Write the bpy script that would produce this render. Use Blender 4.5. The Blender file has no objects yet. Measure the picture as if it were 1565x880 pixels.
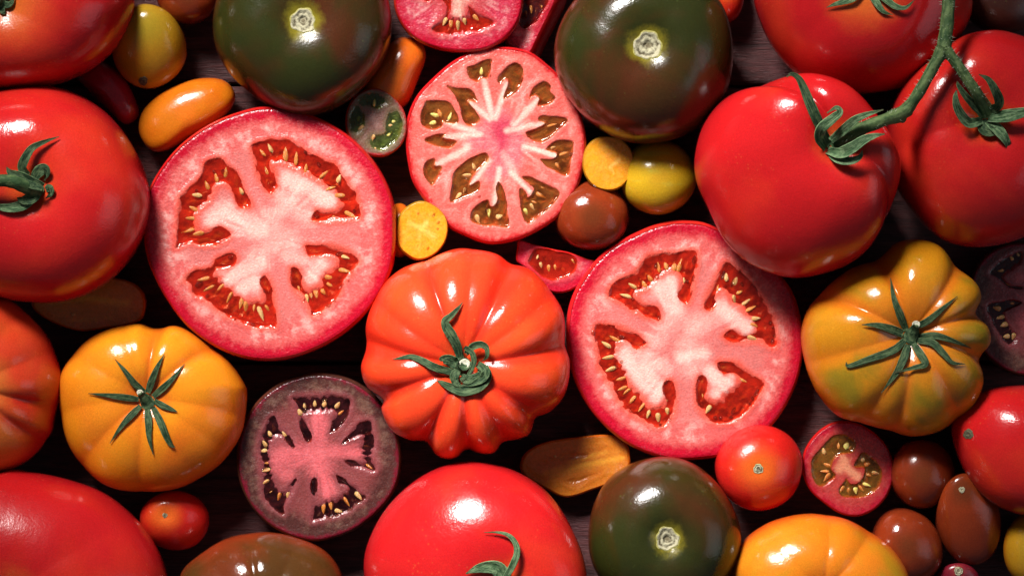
import bpy, math, random
import numpy as np
from mathutils import Vector
from mathutils.bvhtree import BVHTree

random.seed(7)
RNG = np.random.default_rng(11)
scene = bpy.context.scene
COL = scene.collection

# ------------------------------------------------------------------ camera
S = 0.00025            # metres per photograph pixel on the plane z = 0.03
ZC = 1.03              # camera height over the table
cam_d = bpy.data.cameras.new('camera')
cam_d.sensor_fit = 'HORIZONTAL'; cam_d.sensor_width = 36.0
cam_d.lens = 36.0 / (1565 * S)
cam_d.clip_start = 0.05; cam_d.clip_end = 20
cam = bpy.data.objects.new('camera', cam_d); COL.objects.link(cam)
cam.location = (0, 0, ZC)
scene.camera = cam

# ------------------------------------------------------------------ world, lamps, exposure
world = bpy.data.worlds.new('World'); scene.world = world; world.use_nodes = True
world.node_tree.nodes['Background'].inputs[0].default_value = (0.75, 0.8, 1.0, 1)
world.node_tree.nodes['Background'].inputs[1].default_value = 0.085

def area(name, loc, aim, sx, sy, power, color, spread):
    l = bpy.data.lights.new(name, 'AREA'); l.shape = 'RECTANGLE'; l.size = sx; l.size_y = sy
    l.energy = power; l.color = color; l.spread = math.radians(spread)
    o = bpy.data.objects.new(name, l); COL.objects.link(o)
    o.location = loc
    o.rotation_euler = (Vector(aim) - Vector(loc)).to_track_quat('-Z', 'Y').to_euler()
    return o
area('key_softbox', (-0.29, 0.60, 0.61), (0.005, -0.03, 0.02), 0.32, 0.25, 1.0, (1.0, 0.965, 0.93), 28)
area('fill_softbox', (0.80, -0.16, 0.50), (0.0, 0.0, 0.02), 0.6, 0.6, 0.20, (0.85, 0.9, 1.0), 90)

scene.view_settings.view_transform = 'Standard'
scene.view_settings.look = 'None'
scene.view_settings.exposure = 0.0
scene.view_settings.gamma = 1.0
scene.cycles.use_denoising = True
scene.cycles.max_bounces = 8
scene.cycles.transparent_max_bounces = 10
scene.cycles.sample_clamp_indirect = 4.0

# ------------------------------------------------------------------ helpers
def kz(z): return S * (ZC - z)
def W(px, py, z):
    k = kz(z)
    return Vector(((px - 782.5) * k, (440 - py) * k, z))

def spline(pts, per=14, closed=True):
    """Catmull-Rom through points of any dimension."""
    P = np.array(pts, float); n = len(P); out = []
    rng = range(n) if closed else range(n - 1)
    for i in rng:
        if closed:
            p0, p1, p2, p3 = P[(i-1) % n], P[i], P[(i+1) % n], P[(i+2) % n]
        else:
            p1, p2 = P[i], P[i+1]
            p0 = P[i-1] if i > 0 else 2*p1 - p2
            p3 = P[i+2] if i + 2 < n else 2*p2 - p1
        for t in np.linspace(0, 1, per, endpoint=False):
            out.append(0.5*((2*p1) + (-p0+p2)*t + (2*p0-5*p1+4*p2-p3)*t*t + (-p0+3*p1-3*p2+p3)*t**3))
    if not closed: out.append(P[-1])
    return np.array(out)

def ellipse(cx, cy, rx, ry, rot=0.0, egg=0.0, n=28, lump=0.008):
    a = np.linspace(0, 2*np.pi, n, endpoint=False); r = math.radians(rot)
    lm = 1 + lump*(np.sin(3*a+cx) + 0.7*np.sin(5*a+cy) + 0.8*np.cos(2*a+cx*0.7))
    x = rx*np.cos(a)*lm; y = ry*np.sin(a)*(1 + egg*np.cos(a))*lm
    return np.stack([cx + x*math.cos(r) - y*math.sin(r), cy + x*math.sin(r) + y*math.cos(r)], 1)

def polar(outline, c, nu, smooth=True):
    """radius of the closed outline around c at nu angles (y up)."""
    sp = spline(outline) if smooth else np.array(outline)
    dx = sp[:, 0]-c[0]; dy = -(sp[:, 1]-c[1])
    a = np.arctan2(dy, dx) % (2*np.pi); r = np.hypot(dx, dy)
    o = np.argsort(a)
    u = np.linspace(0, 2*np.pi, nu, endpoint=False)
    return u, np.interp(u, a[o], r[o], period=2*np.pi)

def mesh_obj(name, verts, faces, mat, parent=None, attrs=None, loc=(0, 0, 0), smooth=True):
    me = bpy.data.meshes.new(name)
    verts = np.asarray(verts, dtype=np.float32)
    me.from_pydata(verts.tolist(), [], faces)
    if attrs:
        for k, v in attrs.items():
            a = me.attributes.new(k, 'FLOAT', 'POINT')
            a.data.foreach_set('value', np.asarray(v, dtype=np.float32))
    if smooth:
        me.polygons.foreach_set('use_smooth', [True]*len(me.polygons))
    me.materials.append(mat); me.update()
    o = bpy.data.objects.new(name, me); COL.objects.link(o)
    o.location = loc
    if parent is not None: o.parent = parent
    return o

def empty(name, loc):
    o = bpy.data.objects.new(name, None); COL.objects.link(o); o.location = loc
    o.empty_display_size = 0.01
    return o

def tag(o, label, cat, group=None):
    o['label'] = label; o['category'] = cat
    if group: o['group'] = group
    return o

def grid_faces(nr, nu, off=0):
    f = []
    for i in range(nr-1):
        a = off + i*nu; b = a + nu
        for j in range(nu):
            j2 = (j+1) % nu
            f.append((a+j, b+j, b+j2, a+j2))
    return f

def sstep(a, b, x):
    t = np.clip((x-a)/(b-a), 0, 1); return t*t*(3-2*t)

# ------------------------------------------------------------------ materials
class NT:
    def __init__(self, name):
        self.m = bpy.data.materials.new(name); self.m.use_nodes = True
        self.t = self.m.node_tree; self.n = self.t.nodes
        self.bsdf = self.n['Principled BSDF']; self.out = self.n['Material Output']
    def link(self, a, b): self.t.links.new(a, b)
    def put(self, sock, v):
        if hasattr(v, 'is_output'): self.link(v, sock)
        elif isinstance(v, (tuple, list)): sock.default_value = (*v, 1) if len(v) == 3 and sock.type == 'RGBA' else v
        else: sock.default_value = v
    def attr(self, name):
        a = self.n.new('ShaderNodeAttribute'); a.attribute_name = name; return a.outputs['Fac']
    def coord(self, scale=(1, 1, 1)):
        c = self.n.new('ShaderNodeTexCoord'); m = self.n.new('ShaderNodeMapping')
        m.inputs['Scale'].default_value = scale
        oi = self.n.new('ShaderNodeObjectInfo')
        v = self.n.new('ShaderNodeVectorMath'); v.operation = 'ADD'
        self.link(c.outputs['Object'], v.inputs[0])
        s = self.n.new('ShaderNodeVectorMath'); s.operation = 'SCALE'
        s.inputs[0].default_value = (3.1, 1.7, 2.3); self.link(oi.outputs['Random'], s.inputs['Scale'])
        self.link(s.outputs[0], v.inputs[1])
        self.link(v.outputs[0], m.inputs[0]); return m.outputs[0]
    def noise(self, vec, scale, detail=3, rough=0.55, dist=0.0):
        t = self.n.new('ShaderNodeTexNoise'); t.inputs['Scale'].default_value = scale
        t.inputs['Detail'].default_value = detail; t.inputs['Roughness'].default_value = rough
        t.inputs['Distortion'].default_value = dist
        self.link(vec, t.inputs['Vector']); return t.outputs['Fac']
    def voro(self, vec, scale, feature='F1'):
        t = self.n.new('ShaderNodeTexVoronoi'); t.inputs['Scale'].default_value = scale; t.feature = feature
        self.link(vec, t.inputs['Vector']); return t.outputs['Distance']
    def math(self, op, a, b=0.0, c=0.0):
        m = self.n.new('ShaderNodeMath'); m.operation = op
        self.put(m.inputs[0], a); self.put(m.inputs[1], b); self.put(m.inputs[2], c); return m.outputs[0]
    def rng(self, v, a, b, lo=0.0, hi=1.0, smooth=True):
        m = self.n.new('ShaderNodeMapRange')
        if smooth: m.interpolation_type = 'SMOOTHSTEP'
        for i, x in enumerate((v, a, b, lo, hi)): self.put(m.inputs[i], x)
        return m.outputs[0]
    def mix(self, f, a, b, mode='MIX'):
        m = self.n.new('ShaderNodeMix'); m.data_type = 'RGBA'; m.blend_type = mode
        self.put(m.inputs[0], f); self.put(m.inputs[6], a); self.put(m.inputs[7], b); return m.outputs[2]
    def ramp(self, v, stops):
        r = self.n.new('ShaderNodeValToRGB'); e = r.color_ramp.elements
        while len(e) < len(stops): e.new(0.5)
        for i, (p, c) in enumerate(stops): e[i].position = p; e[i].color = (*c, 1)
        self.put(r.inputs[0], v); return r.outputs[0]
    def bump(self, h, strength, dist, prev=None):
        b = self.n.new('ShaderNodeBump'); b.inputs['Strength'].default_value = strength
        b.inputs['Distance'].default_value = dist; self.link(h, b.inputs['Height'])
        if prev is not None: self.link(prev, b.inputs['Normal'])
        return b.outputs[0]
    def set(self, **kw):
        names = {'color': 'Base Color', 'rough': 'Roughness', 'ior': 'IOR', 'sss': 'Subsurface Weight',
                 'sssr': 'Subsurface Radius', 'ssss': 'Subsurface Scale', 'coat': 'Coat Weight',
                 'coatr': 'Coat Roughness', 'normal': 'Normal', 'spec': 'Specular IOR Level', 'trans': 'Transmission Weight',
                 'coatn': 'Coat Normal'}
        for k, v in kw.items(): self.put(self.bsdf.inputs[names[k]], v)
        return self.m

def skin_mat(name, base, alt, stem, stem_r=(0.05, 0.35), alt_scale=28, alt_lo=0.45, alt_hi=0.7, low=None,
             rough=0.18, sss=0.10, groove=None, specks=0.5, stripes=None):
    t = NT(name); v = t.coord()
    n1 = t.noise(v, alt_scale, 3, 0.55, 0.4)
    c = t.mix(t.rng(n1, alt_lo, alt_hi), base, alt)
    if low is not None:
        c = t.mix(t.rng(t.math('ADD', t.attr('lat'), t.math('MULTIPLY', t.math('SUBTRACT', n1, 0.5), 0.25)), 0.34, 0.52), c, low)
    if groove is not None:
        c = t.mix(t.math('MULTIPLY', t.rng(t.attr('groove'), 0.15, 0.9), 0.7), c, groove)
    sd = t.math('ADD', t.attr('stemd'), t.math('MULTIPLY', t.math('SUBTRACT', t.noise(v, 150, 4, 0.65), 0.5), 0.24))
    c = t.mix(t.rng(sd, stem_r[1], stem_r[0]), c, stem)
    if stripes is not None:
        st = t.noise(t.coord((1, 6, 6)), 40, 3, 0.6, 0.3)
        c = t.mix(t.rng(st, 0.55, 0.72), c, stripes)
    # skin pores and small pale lenticels
    g = t.noise(v, 1700, 2, 0.6)
    c = t.mix(0.28, c, t.ramp(g, [(0.3, (0.62, 0.62, 0.62)), (0.7, (1.35, 1.35, 1.35))]), 'MULTIPLY')
    sp = t.voro(v, 430)
    dots = t.math('MULTIPLY', t.rng(sp, 0.24, 0.10), t.rng(t.noise(v, 60, 2), 0.5, 0.68))
    c = t.mix(t.math('MULTIPLY', dots, specks*0.42), c, (min(1, base[0]*1.15+0.08), base[1]*1.1+0.13, base[2]+0.03))
    b = t.bump(t.noise(v, 1000, 2, 0.6), 0.17, 0.0004)
    b = t.bump(t.noise(v, 110, 4, 0.55), 0.10, 0.002, b)
    r = t.rng(t.noise(v, 45, 4, 0.6), 0.3, 0.7, rough-0.05, rough+0.08)
    return t.set(color=c, rough=r, sss=sss, sssr=(1.0, 0.3, 0.12), ssss=0.004, normal=b, spec=0.5)

M = {}
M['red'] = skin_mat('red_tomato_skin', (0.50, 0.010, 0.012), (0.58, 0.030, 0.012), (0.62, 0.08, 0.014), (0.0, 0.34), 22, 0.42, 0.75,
                    low=(0.34, 0.007, 0.010), groove=(0.40, 0.006, 0.008))  # low: shade falloff towards the fruit's edges, put into the skin colour
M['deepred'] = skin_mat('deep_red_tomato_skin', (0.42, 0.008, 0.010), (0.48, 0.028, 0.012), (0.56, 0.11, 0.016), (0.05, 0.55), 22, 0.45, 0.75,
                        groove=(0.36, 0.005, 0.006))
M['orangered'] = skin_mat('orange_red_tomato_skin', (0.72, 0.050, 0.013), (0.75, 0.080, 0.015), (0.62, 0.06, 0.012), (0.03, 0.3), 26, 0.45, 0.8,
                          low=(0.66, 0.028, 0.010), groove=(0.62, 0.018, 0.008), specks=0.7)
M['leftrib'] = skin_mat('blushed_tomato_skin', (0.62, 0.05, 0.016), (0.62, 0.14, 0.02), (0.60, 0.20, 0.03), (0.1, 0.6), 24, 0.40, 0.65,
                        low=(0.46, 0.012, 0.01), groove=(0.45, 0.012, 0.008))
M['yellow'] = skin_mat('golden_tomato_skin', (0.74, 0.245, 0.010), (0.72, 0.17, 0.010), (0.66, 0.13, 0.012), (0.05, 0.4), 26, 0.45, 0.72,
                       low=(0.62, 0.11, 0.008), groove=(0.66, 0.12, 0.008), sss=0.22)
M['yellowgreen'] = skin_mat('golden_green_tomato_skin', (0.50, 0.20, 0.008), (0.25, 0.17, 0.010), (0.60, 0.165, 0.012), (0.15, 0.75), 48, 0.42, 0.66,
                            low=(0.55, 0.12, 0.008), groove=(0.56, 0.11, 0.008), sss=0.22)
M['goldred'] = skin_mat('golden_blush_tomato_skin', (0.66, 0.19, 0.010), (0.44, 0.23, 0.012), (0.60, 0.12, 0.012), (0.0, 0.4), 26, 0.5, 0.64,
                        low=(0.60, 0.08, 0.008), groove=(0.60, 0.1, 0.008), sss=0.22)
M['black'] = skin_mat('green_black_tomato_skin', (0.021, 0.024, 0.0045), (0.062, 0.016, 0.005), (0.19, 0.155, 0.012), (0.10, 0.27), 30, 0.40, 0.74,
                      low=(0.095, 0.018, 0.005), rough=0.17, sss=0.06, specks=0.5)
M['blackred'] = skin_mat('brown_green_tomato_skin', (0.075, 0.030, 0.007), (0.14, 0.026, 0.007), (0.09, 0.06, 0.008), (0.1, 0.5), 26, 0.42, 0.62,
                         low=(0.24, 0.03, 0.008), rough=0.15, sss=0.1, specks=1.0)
M['brown'] = skin_mat('brown_cherry_skin', (0.17, 0.022, 0.006), (0.24, 0.032, 0.007), (0.13, 0.026, 0.007), (0.1, 0.6), 40, 0.4, 0.7,
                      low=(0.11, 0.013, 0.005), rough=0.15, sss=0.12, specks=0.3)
M['darkbrown'] = skin_mat('dusky_tomato_skin', (0.055, 0.016, 0.010), (0.09, 0.02, 0.01), (0.055, 0.016, 0.010), (0.1, 0.4), 40, rough=0.3, sss=0.1)
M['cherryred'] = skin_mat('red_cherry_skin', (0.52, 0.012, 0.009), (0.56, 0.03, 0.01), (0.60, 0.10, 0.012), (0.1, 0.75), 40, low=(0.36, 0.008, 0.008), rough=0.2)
M['plumred'] = skin_mat('crimson_plum_skin', (0.30, 0.006, 0.016), (0.36, 0.012, 0.018), (0.34, 0.01, 0.015), (0.1, 0.4), 40)
M['dusk'] = skin_mat('purple_red_skin', (0.15, 0.008, 0.018), (0.20, 0.012, 0.022), (0.24, 0.03, 0.03), (0.1, 0.5), 40)
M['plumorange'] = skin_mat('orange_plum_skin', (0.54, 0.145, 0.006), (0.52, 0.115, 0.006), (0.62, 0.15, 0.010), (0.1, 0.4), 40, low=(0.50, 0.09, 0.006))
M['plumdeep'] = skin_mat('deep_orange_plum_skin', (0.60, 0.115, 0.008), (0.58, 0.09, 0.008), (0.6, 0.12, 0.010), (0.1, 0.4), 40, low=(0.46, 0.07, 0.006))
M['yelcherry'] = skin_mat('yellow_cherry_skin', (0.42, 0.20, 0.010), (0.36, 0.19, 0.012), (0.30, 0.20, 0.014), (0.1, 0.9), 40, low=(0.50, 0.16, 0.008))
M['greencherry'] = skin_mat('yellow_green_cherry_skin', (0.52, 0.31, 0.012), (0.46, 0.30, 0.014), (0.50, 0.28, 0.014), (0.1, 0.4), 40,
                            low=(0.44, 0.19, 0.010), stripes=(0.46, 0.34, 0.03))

def sepal_mat(name, dark, pale):
    t = NT(name); v = t.coord()
    cb = t.n.new('ShaderNodeCombineXYZ'); t.link(t.attr('across'), cb.inputs[0])
    t.link(t.math('MULTIPLY', t.attr('along'), 1.6), cb.inputs[1])
    oi = t.n.new('ShaderNodeObjectInfo'); t.link(t.math('MULTIPLY', oi.outputs['Random'], 40.0), cb.inputs[2])
    st = t.math('ADD', t.math('MULTIPLY', t.noise(cb.outputs[0], 3.4, 3, 0.6), 0.75), t.math('MULTIPLY', t.noise(v, 520, 3, 0.65), 0.35))
    c = t.mix(t.rng(st, 0.42, 0.72), dark, pale)
    c = t.mix(t.math('MULTIPLY', t.rng(t.attr('along'), 0.82, 1.0), 0.7), c, (0.10, 0.075, 0.035))
    c = t.mix(t.math('MULTIPLY', t.rng(t.math('ABSOLUTE', t.attr('across')), 0.8, 1.0), 0.55), c, tuple(1.5*x for x in pale))
    b = t.bump(st, 0.8, 0.0009); b = t.bump(t.noise(v, 1500, 2), 0.3, 0.0003, b)
    return t.set(color=c, rough=0.72, normal=b, sss=0.05, sssr=(0.3, 1, 0.2), ssss=0.001, spec=0.18)
M['sepal'] = sepal_mat('sepal_green', (0.010, 0.031, 0.013), (0.085, 0.130, 0.058))
M['sepalpale'] = sepal_mat('sepal_pale_green', (0.030, 0.075, 0.030), (0.17, 0.26, 0.13))
M['vine'] = sepal_mat('vine_green', (0.028, 0.064, 0.022), (0.125, 0.18, 0.068))

def simple_mat(name, c1, c2, scale, rough=0.7, bumpd=0.0006, sss=0.0, bumps=0.6, lo=0.35, hi=0.65):
    t = NT(name); v = t.coord(); n = t.noise(v, scale, 4, 0.65)
    return t.set(color=t.mix(t.rng(n, lo, hi), c1, c2), rough=rough, normal=t.bump(n, bumps, bumpd), sss=sss, ssss=0.002)
def scar_mat():
    t = NT('ringed_scar'); v = t.coord(); n = t.noise(v, 420, 4, 0.7)
    rr = t.math('ADD', t.attr('rad'), t.math('MULTIPLY', t.math('SUBTRACT', t.noise(v, 260, 3), 0.5), 0.35))
    w = t.math('ADD', t.math('MULTIPLY', t.math('SINE', t.math('MULTIPLY', rr, 17.0)), 0.07), n)
    c = t.mix(t.rng(w, 0.34, 0.58), (0.075, 0.058, 0.026), (0.40, 0.37, 0.24))
    c = t.mix(t.rng(rr, 0.86, 1.0), c, (0.30, 0.27, 0.06))
    c = t.mix(t.rng(rr, 0.26, 0.08), c, (0.16, 0.13, 0.07))
    return t.set(color=c, rough=0.8, normal=t.bump(w, 0.9, 0.0009))
M['scar'] = scar_mat()
M['scar_plain'] = simple_mat('corky_scar', (0.36, 0.33, 0.22), (0.09, 0.07, 0.035), 900, 0.85, 0.001, bumps=0.9, lo=0.42, hi=0.64)
M['scardark'] = simple_mat('dark_scar', (0.10, 0.10, 0.05), (0.05, 0.035, 0.02), 700, 0.8)
M['hair'] = simple_mat('vine_hair', (0.35, 0.42, 0.30), (0.45, 0.50, 0.38), 300, 0.6)
M['cutstem'] = simple_mat('cut_stem_end', (0.62, 0.60, 0.48), (0.34, 0.34, 0.22), 900, 0.8)
M['seed'] = simple_mat('tomato_seed', (0.64, 0.38, 0.15), (0.48, 0.23, 0.06), 500, 0.32, 0.0003, 0.3)
M['seedorange'] = simple_mat('wet_orange_seed', (0.60, 0.22, 0.045), (0.48, 0.14, 0.024), 500, 0.25, 0.0003, 0.3)
M['seedyellow'] = simple_mat('yellow_green_seed', (0.72, 0.60, 0.16), (0.55, 0.42, 0.09), 500, 0.28, 0.0003, 0.3)

def flesh_mat(name, rim, mid, pale, inner, white, wall, floor1, floor2, halo, rimw=(2, 16), band=(10, 48), sparkle=1.0, sss=0.25, palemix=0.85, rough=0.27, near_c=None, fib_c=None, core_c=None):
    t = NT(name); v = t.coord()
    sk = t.attr('skin_d'); lo = t.attr('loc_d'); wh = t.attr('white'); st = t.attr('streak')
    nb = t.noise(v, 110, 4, 0.65); nf = t.noise(v, 420, 3, 0.65); nx = t.noise(v, 1100, 2, 0.7)
    d = t.math('ADD', sk, t.math('MULTIPLY', t.math('SUBTRACT', t.math('ADD', nb, nf), 1.0), 16.0))
    c = t.mix(t.rng(d, rimw[0], rimw[1]), rim, mid)
    # pale vascular tissue between rind and chambers, broken up by blotches and radial streaks
    bl = t.rng(t.math('ADD', t.math('ADD', nb, t.math('MULTIPLY', nf, 0.5)), t.math('MULTIPLY', st, 0.16)), 0.66, 0.95)
    bandm = t.math('MULTIPLY', t.rng(d, band[0], band[0]+12), t.rng(d, band[1]+14, band[1]-8))
    c = t.mix(t.rng(d, band[1]-14, band[1]+10), c, inner)
    c = t.mix(t.math('MULTIPLY', t.math('MULTIPLY', bandm, bl), palemix), c, pale)
    if core_c: c = t.mix(t.math('MULTIPLY', t.rng(t.attr('heart'), 0.25, 0.8), 0.9), c, core_c)
    # white placenta and core
    w = t.math('ADD', wh, t.math('MULTIPLY', t.math('SUBTRACT', t.math('ADD', t.math('MULTIPLY', nb, 0.7), t.math('MULTIPLY', nf, 0.5)), 0.6), 0.6))
    w = t.math('ADD', w, t.math('MULTIPLY', st, 0.17))
    w = t.math('MULTIPLY', t.rng(w, 0.2, 1.3, 0.0, 0.95), t.rng(wh, 0.02, 0.2))
    c = t.mix(w, c, white)
    # wet translucent tissue around each chamber, then its wall and floor
    h = t.math('MULTIPLY', t.rng(t.math('ADD', lo, t.math('MULTIPLY', t.math('SUBTRACT', nb, 0.5), 10)), -11, 1), t.rng(w, 0.75, 0.2))
    c = t.mix(t.math('MULTIPLY', h, 0.75), c, halo)
    c = t.mix(t.rng(lo, 0.0, 3.5), c, wall)
    fl = t.mix(t.rng(t.noise(v, 160, 3, 0.6), 0.38, 0.62), floor1, floor2)
    fl = t.mix(t.math('MULTIPLY', t.rng(t.attr('near'), 0.08, 0.55), 0.8), fl, near_c or floor2)
    fl = t.mix(t.math('MULTIPLY', t.rng(t.attr('fib'), 0.12, 0.5), 0.8), fl, fib_c or wall)
    c = t.mix(t.rng(lo, 2.5, 8.0), c, fl)
    # cell grain
    c = t.mix(0.27, c, t.ramp(nx, [(0.28, (0.55, 0.48, 0.48)), (0.72, (1.40, 1.48, 1.48))]), 'MULTIPLY')
    vo = t.voro(v, 1300)
    b = t.bump(vo, 0.27*sparkle, 0.0005)
    b = t.bump(nf, 0.16, 0.0012, b)
    b = t.bump(t.noise(v, 60, 2), 0.12, 0.004, b)
    return t.set(color=c, rough=t.rng(nf, 0.3, 0.7, rough-0.09, rough+0.1), sss=sss, sssr=(1.0, 0.35, 0.25), ssss=0.0022, normal=b, spec=0.5)

M['flesh_red'] = flesh_mat('red_flesh', (0.43, 0.004, 0.020), (0.58, 0.10, 0.092), (0.74, 0.34, 0.30), (0.57, 0.14, 0.125), (0.79, 0.50, 0.43),
                           (0.66, 0.050, 0.016), (0.62, 0.014, 0.008), (0.56, 0.040, 0.010), (0.68, 0.070, 0.035),
                           rimw=(8, 25), band=(20, 52), near_c=(0.50, 0.13, 0.018), fib_c=(0.74, 0.30, 0.085))
M['flesh_pink'] = flesh_mat('pink_flesh', (0.50, 0.020, 0.022), (0.64, 0.11, 0.09), (0.68, 0.26, 0.22), (0.58, 0.13, 0.14), (0.76, 0.53, 0.44),
                            (0.52, 0.060, 0.022), (0.46, 0.070, 0.016), (0.17, 0.095, 0.018), (0.66, 0.13, 0.10), rimw=(0, 9), band=(8, 90), core_c=(0.50, 0.035, 0.075), near_c=(0.30, 0.10, 0.016), fib_c=(0.42, 0.14, 0.025))
M['flesh_dim'] = flesh_mat('crimson_flesh', (0.40, 0.004, 0.022), (0.46, 0.030, 0.060), (0.62, 0.26, 0.25), (0.46, 0.05, 0.06), (0.66, 0.40, 0.30),
                           (0.36, 0.018, 0.012), (0.22, 0.008, 0.006), (0.15, 0.03, 0.008), (0.46, 0.03, 0.03))
M['flesh_purple'] = flesh_mat('purple_flesh', (0.15, 0.007, 0.018), (0.070, 0.021, 0.018), (0.16, 0.080, 0.055), (0.20, 0.045, 0.044), (0.66, 0.13, 0.145),
                              (0.115, 0.010, 0.016), (0.028, 0.006, 0.006), (0.022, 0.014, 0.008), (0.22, 0.05, 0.055), rimw=(1, 8), band=(5, 30), palemix=0.7)
M['flesh_cherry'] = flesh_mat('red_cherry_flesh', (0.34, 0.006, 0.020), (0.36, 0.014, 0.026), (0.50, 0.10, 0.10), (0.40, 0.05, 0.04), (0.62, 0.26, 0.14),
                              (0.30, 0.030, 0.016), (0.22, 0.055, 0.016), (0.14, 0.05, 0.012), (0.34, 0.03, 0.024), rimw=(1, 8), band=(5, 14), palemix=0.5)
M['flesh_green'] = flesh_mat('green_cherry_flesh', (0.36, 0.018, 0.030), (0.15, 0.065, 0.045), (0.20, 0.14, 0.08), (0.20, 0.09, 0.07), (0.34, 0.19, 0.16),
                             (0.12, 0.13, 0.030), (0.075, 0.105, 0.022), (0.13, 0.16, 0.04), (0.16, 0.12, 0.06), rimw=(0, 5), band=(3, 14))
M['flesh_yellow'] = flesh_mat('yellow_flesh', (0.66, 0.24, 0.010), (0.70, 0.27, 0.012), (0.74, 0.36, 0.05), (0.70, 0.26, 0.016), (0.80, 0.46, 0.10),
                              (0.66, 0.24, 0.010), (0.62, 0.22, 0.008), (0.58, 0.20, 0.008), (0.70, 0.25, 0.02), rimw=(0, 5), band=(4, 20), sparkle=0.5, palemix=0.5)
M['flesh_orange'] = flesh_mat('amber_flesh', (0.50, 0.125, 0.008), (0.46, 0.13, 0.010), (0.54, 0.19, 0.020), (0.48, 0.15, 0.014), (0.66, 0.29, 0.030),
                              (0.43, 0.115, 0.010), (0.38, 0.10, 0.010), (0.46, 0.14, 0.014), (0.46, 0.12, 0.012), rimw=(0, 5), band=(4, 20), sparkle=0.5, palemix=0.4)

def gel_mat(name, tint, murk, fac):
    t = NT(name); v = t.coord()
    n = t.noise(v, 190, 3, 0.6); h = t.noise(v, 240, 2, 0.5)
    b = t.bump(h, 0.5, 0.0016)
    t.set(color=murk, rough=0.045, normal=b, spec=0.6)
    tr = t.n.new('ShaderNodeBsdfTransparent'); tr.inputs[0].default_value = (*tint, 1)
    mx = t.n.new('ShaderNodeMixShader')
    t.link(t.rng(n, 0.3, 0.7, fac[0], fac[1]), mx.inputs[0])
    t.link(tr.outputs[0], mx.inputs[1]); t.link(t.bsdf.outputs[0], mx.inputs[2])
    gl = t.n.new('ShaderNodeBsdfGlossy'); gl.inputs['Roughness'].default_value = 0.06
    t.link(b, gl.inputs['Normal'])
    fr = t.n.new('ShaderNodeFresnel'); fr.inputs['IOR'].default_value = 1.42; t.link(b, fr.inputs['Normal'])
    m2 = t.n.new('ShaderNodeMixShader'); t.link(fr.outputs[0], m2.inputs[0])
    t.link(mx.outputs[0], m2.inputs[1]); t.link(gl.outputs[0], m2.inputs[2])
    t.link(m2.outputs[0], t.out.inputs['Surface'])
    return t.m
M['gel_red'] = gel_mat('red_gel', (1.0, 0.66, 0.44), (0.62, 0.022, 0.008), (0.18, 0.50))
M['gel_olive'] = gel_mat('olive_gel', (0.97, 0.80, 0.55), (0.38, 0.11, 0.022), (0.10, 0.40))
M['gel_dark'] = gel_mat('dark_gel', (0.80, 0.52, 0.40), (0.050, 0.008, 0.010), (0.10, 0.5))
M['gel_amber'] = gel_mat('amber_gel', (0.90, 0.62, 0.30), (0.34, 0.14, 0.020), (0.10, 0.4))
M['gel_green'] = gel_mat('green_gel', (0.80, 0.88, 0.50), (0.10, 0.125, 0.035), (0.1, 0.4))
M['glint_gel'] = gel_mat('glint_gel', (1.0, 0.88, 0.80), (0.6, 0.2, 0.15), (0.0, 0.05))
M['gel_yellow'] = gel_mat('yellow_gel', (0.98, 0.78, 0.35), (0.66, 0.26, 0.012), (0.3, 0.7))

# ------------------------------------------------------------------ the wooden table
def wood_mat():
    t = NT('dark_stained_wood'); v = t.coord((1, 9, 9))
    g = t.noise(v, 26, 6, 0.7, 0.6); f = t.noise(t.coord((1, 16, 16)), 120, 4, 0.7)
    c = t.mix(t.rng(t.math('ADD', t.math('MULTIPLY', g, 0.6), t.math('MULTIPLY', f, 0.4)), 0.36, 0.64), (0.026, 0.0075, 0.0075), (0.115, 0.031, 0.030))
    c = t.mix(t.rng(t.noise(t.coord(), 30, 3), 0.55, 0.8), c, (0.085, 0.022, 0.026))
    b = t.bump(f, 0.7, 0.0012); b = t.bump(g, 0.6, 0.002, b)
    return t.set(color=c, rough=t.rng(f, 0.3, 0.7, 0.42, 0.65), normal=b, spec=0.4)
WOOD = wood_mat()
def plank(parent, y0, y1, x0, x1, t=0.022, seed=0):
    r = random.Random(seed); b = 0.0016
    prof = [(y0, -t), (y0, -b), (y0+b*0.35, -b*0.35), (y0+b, 0), (y1-b, 0), (y1-b*0.35, -b*0.35), (y1, -b), (y1, -t)]
    nx = 40; V = []; F = []; m = len(prof)
    ph = [r.uniform(0, 6) for _ in range(4)]
    for i in range(nx+1):
        x = x0 + (x1-x0)*i/nx
        wob = 0.0005*math.sin(9*x+ph[0]) + 0.0003*math.sin(31*x+ph[1])
        for j, (y, z) in enumerate(prof):
            V.append((x, y + (wob if j < 4 else -wob), z))
    for i in range(nx):
        for j in range(m):
            a = i*m+j; bq = i*m+(j+1) % m
            F.append((a, a+m, bq+m, bq))
    F.append(tuple(range(m-1, -1, -1))); F.append(tuple(nx*m+j for j in range(m)))
    F = [tuple(reversed(f)) for f in F]
    return mesh_obj('plank', V, F, WOOD, parent, smooth=False)
table = empty('table', (0, 0, 0)); table['kind'] = 'structure'
mesh_obj('underboard', [(x, y, z) for z in (-0.040, -0.0225) for x, y in ((-.6, -.75), (.6, -.75), (.6, .75), (-.6, .75))],
         [(3, 2, 1, 0), (4, 5, 6, 7), (0, 1, 5, 4), (1, 2, 6, 5), (2, 3, 7, 6), (3, 0, 4, 7)], WOOD, table, smooth=False)
k0 = kz(0.0)
pw = 423*k0
ytop = (440-131)*k0
for i in range(-3, 5):
    plank(table, ytop - pw*(i+1) + 0.0006, ytop - pw*i - 0.0006, -0.62, 0.62, seed=i+20)

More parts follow.
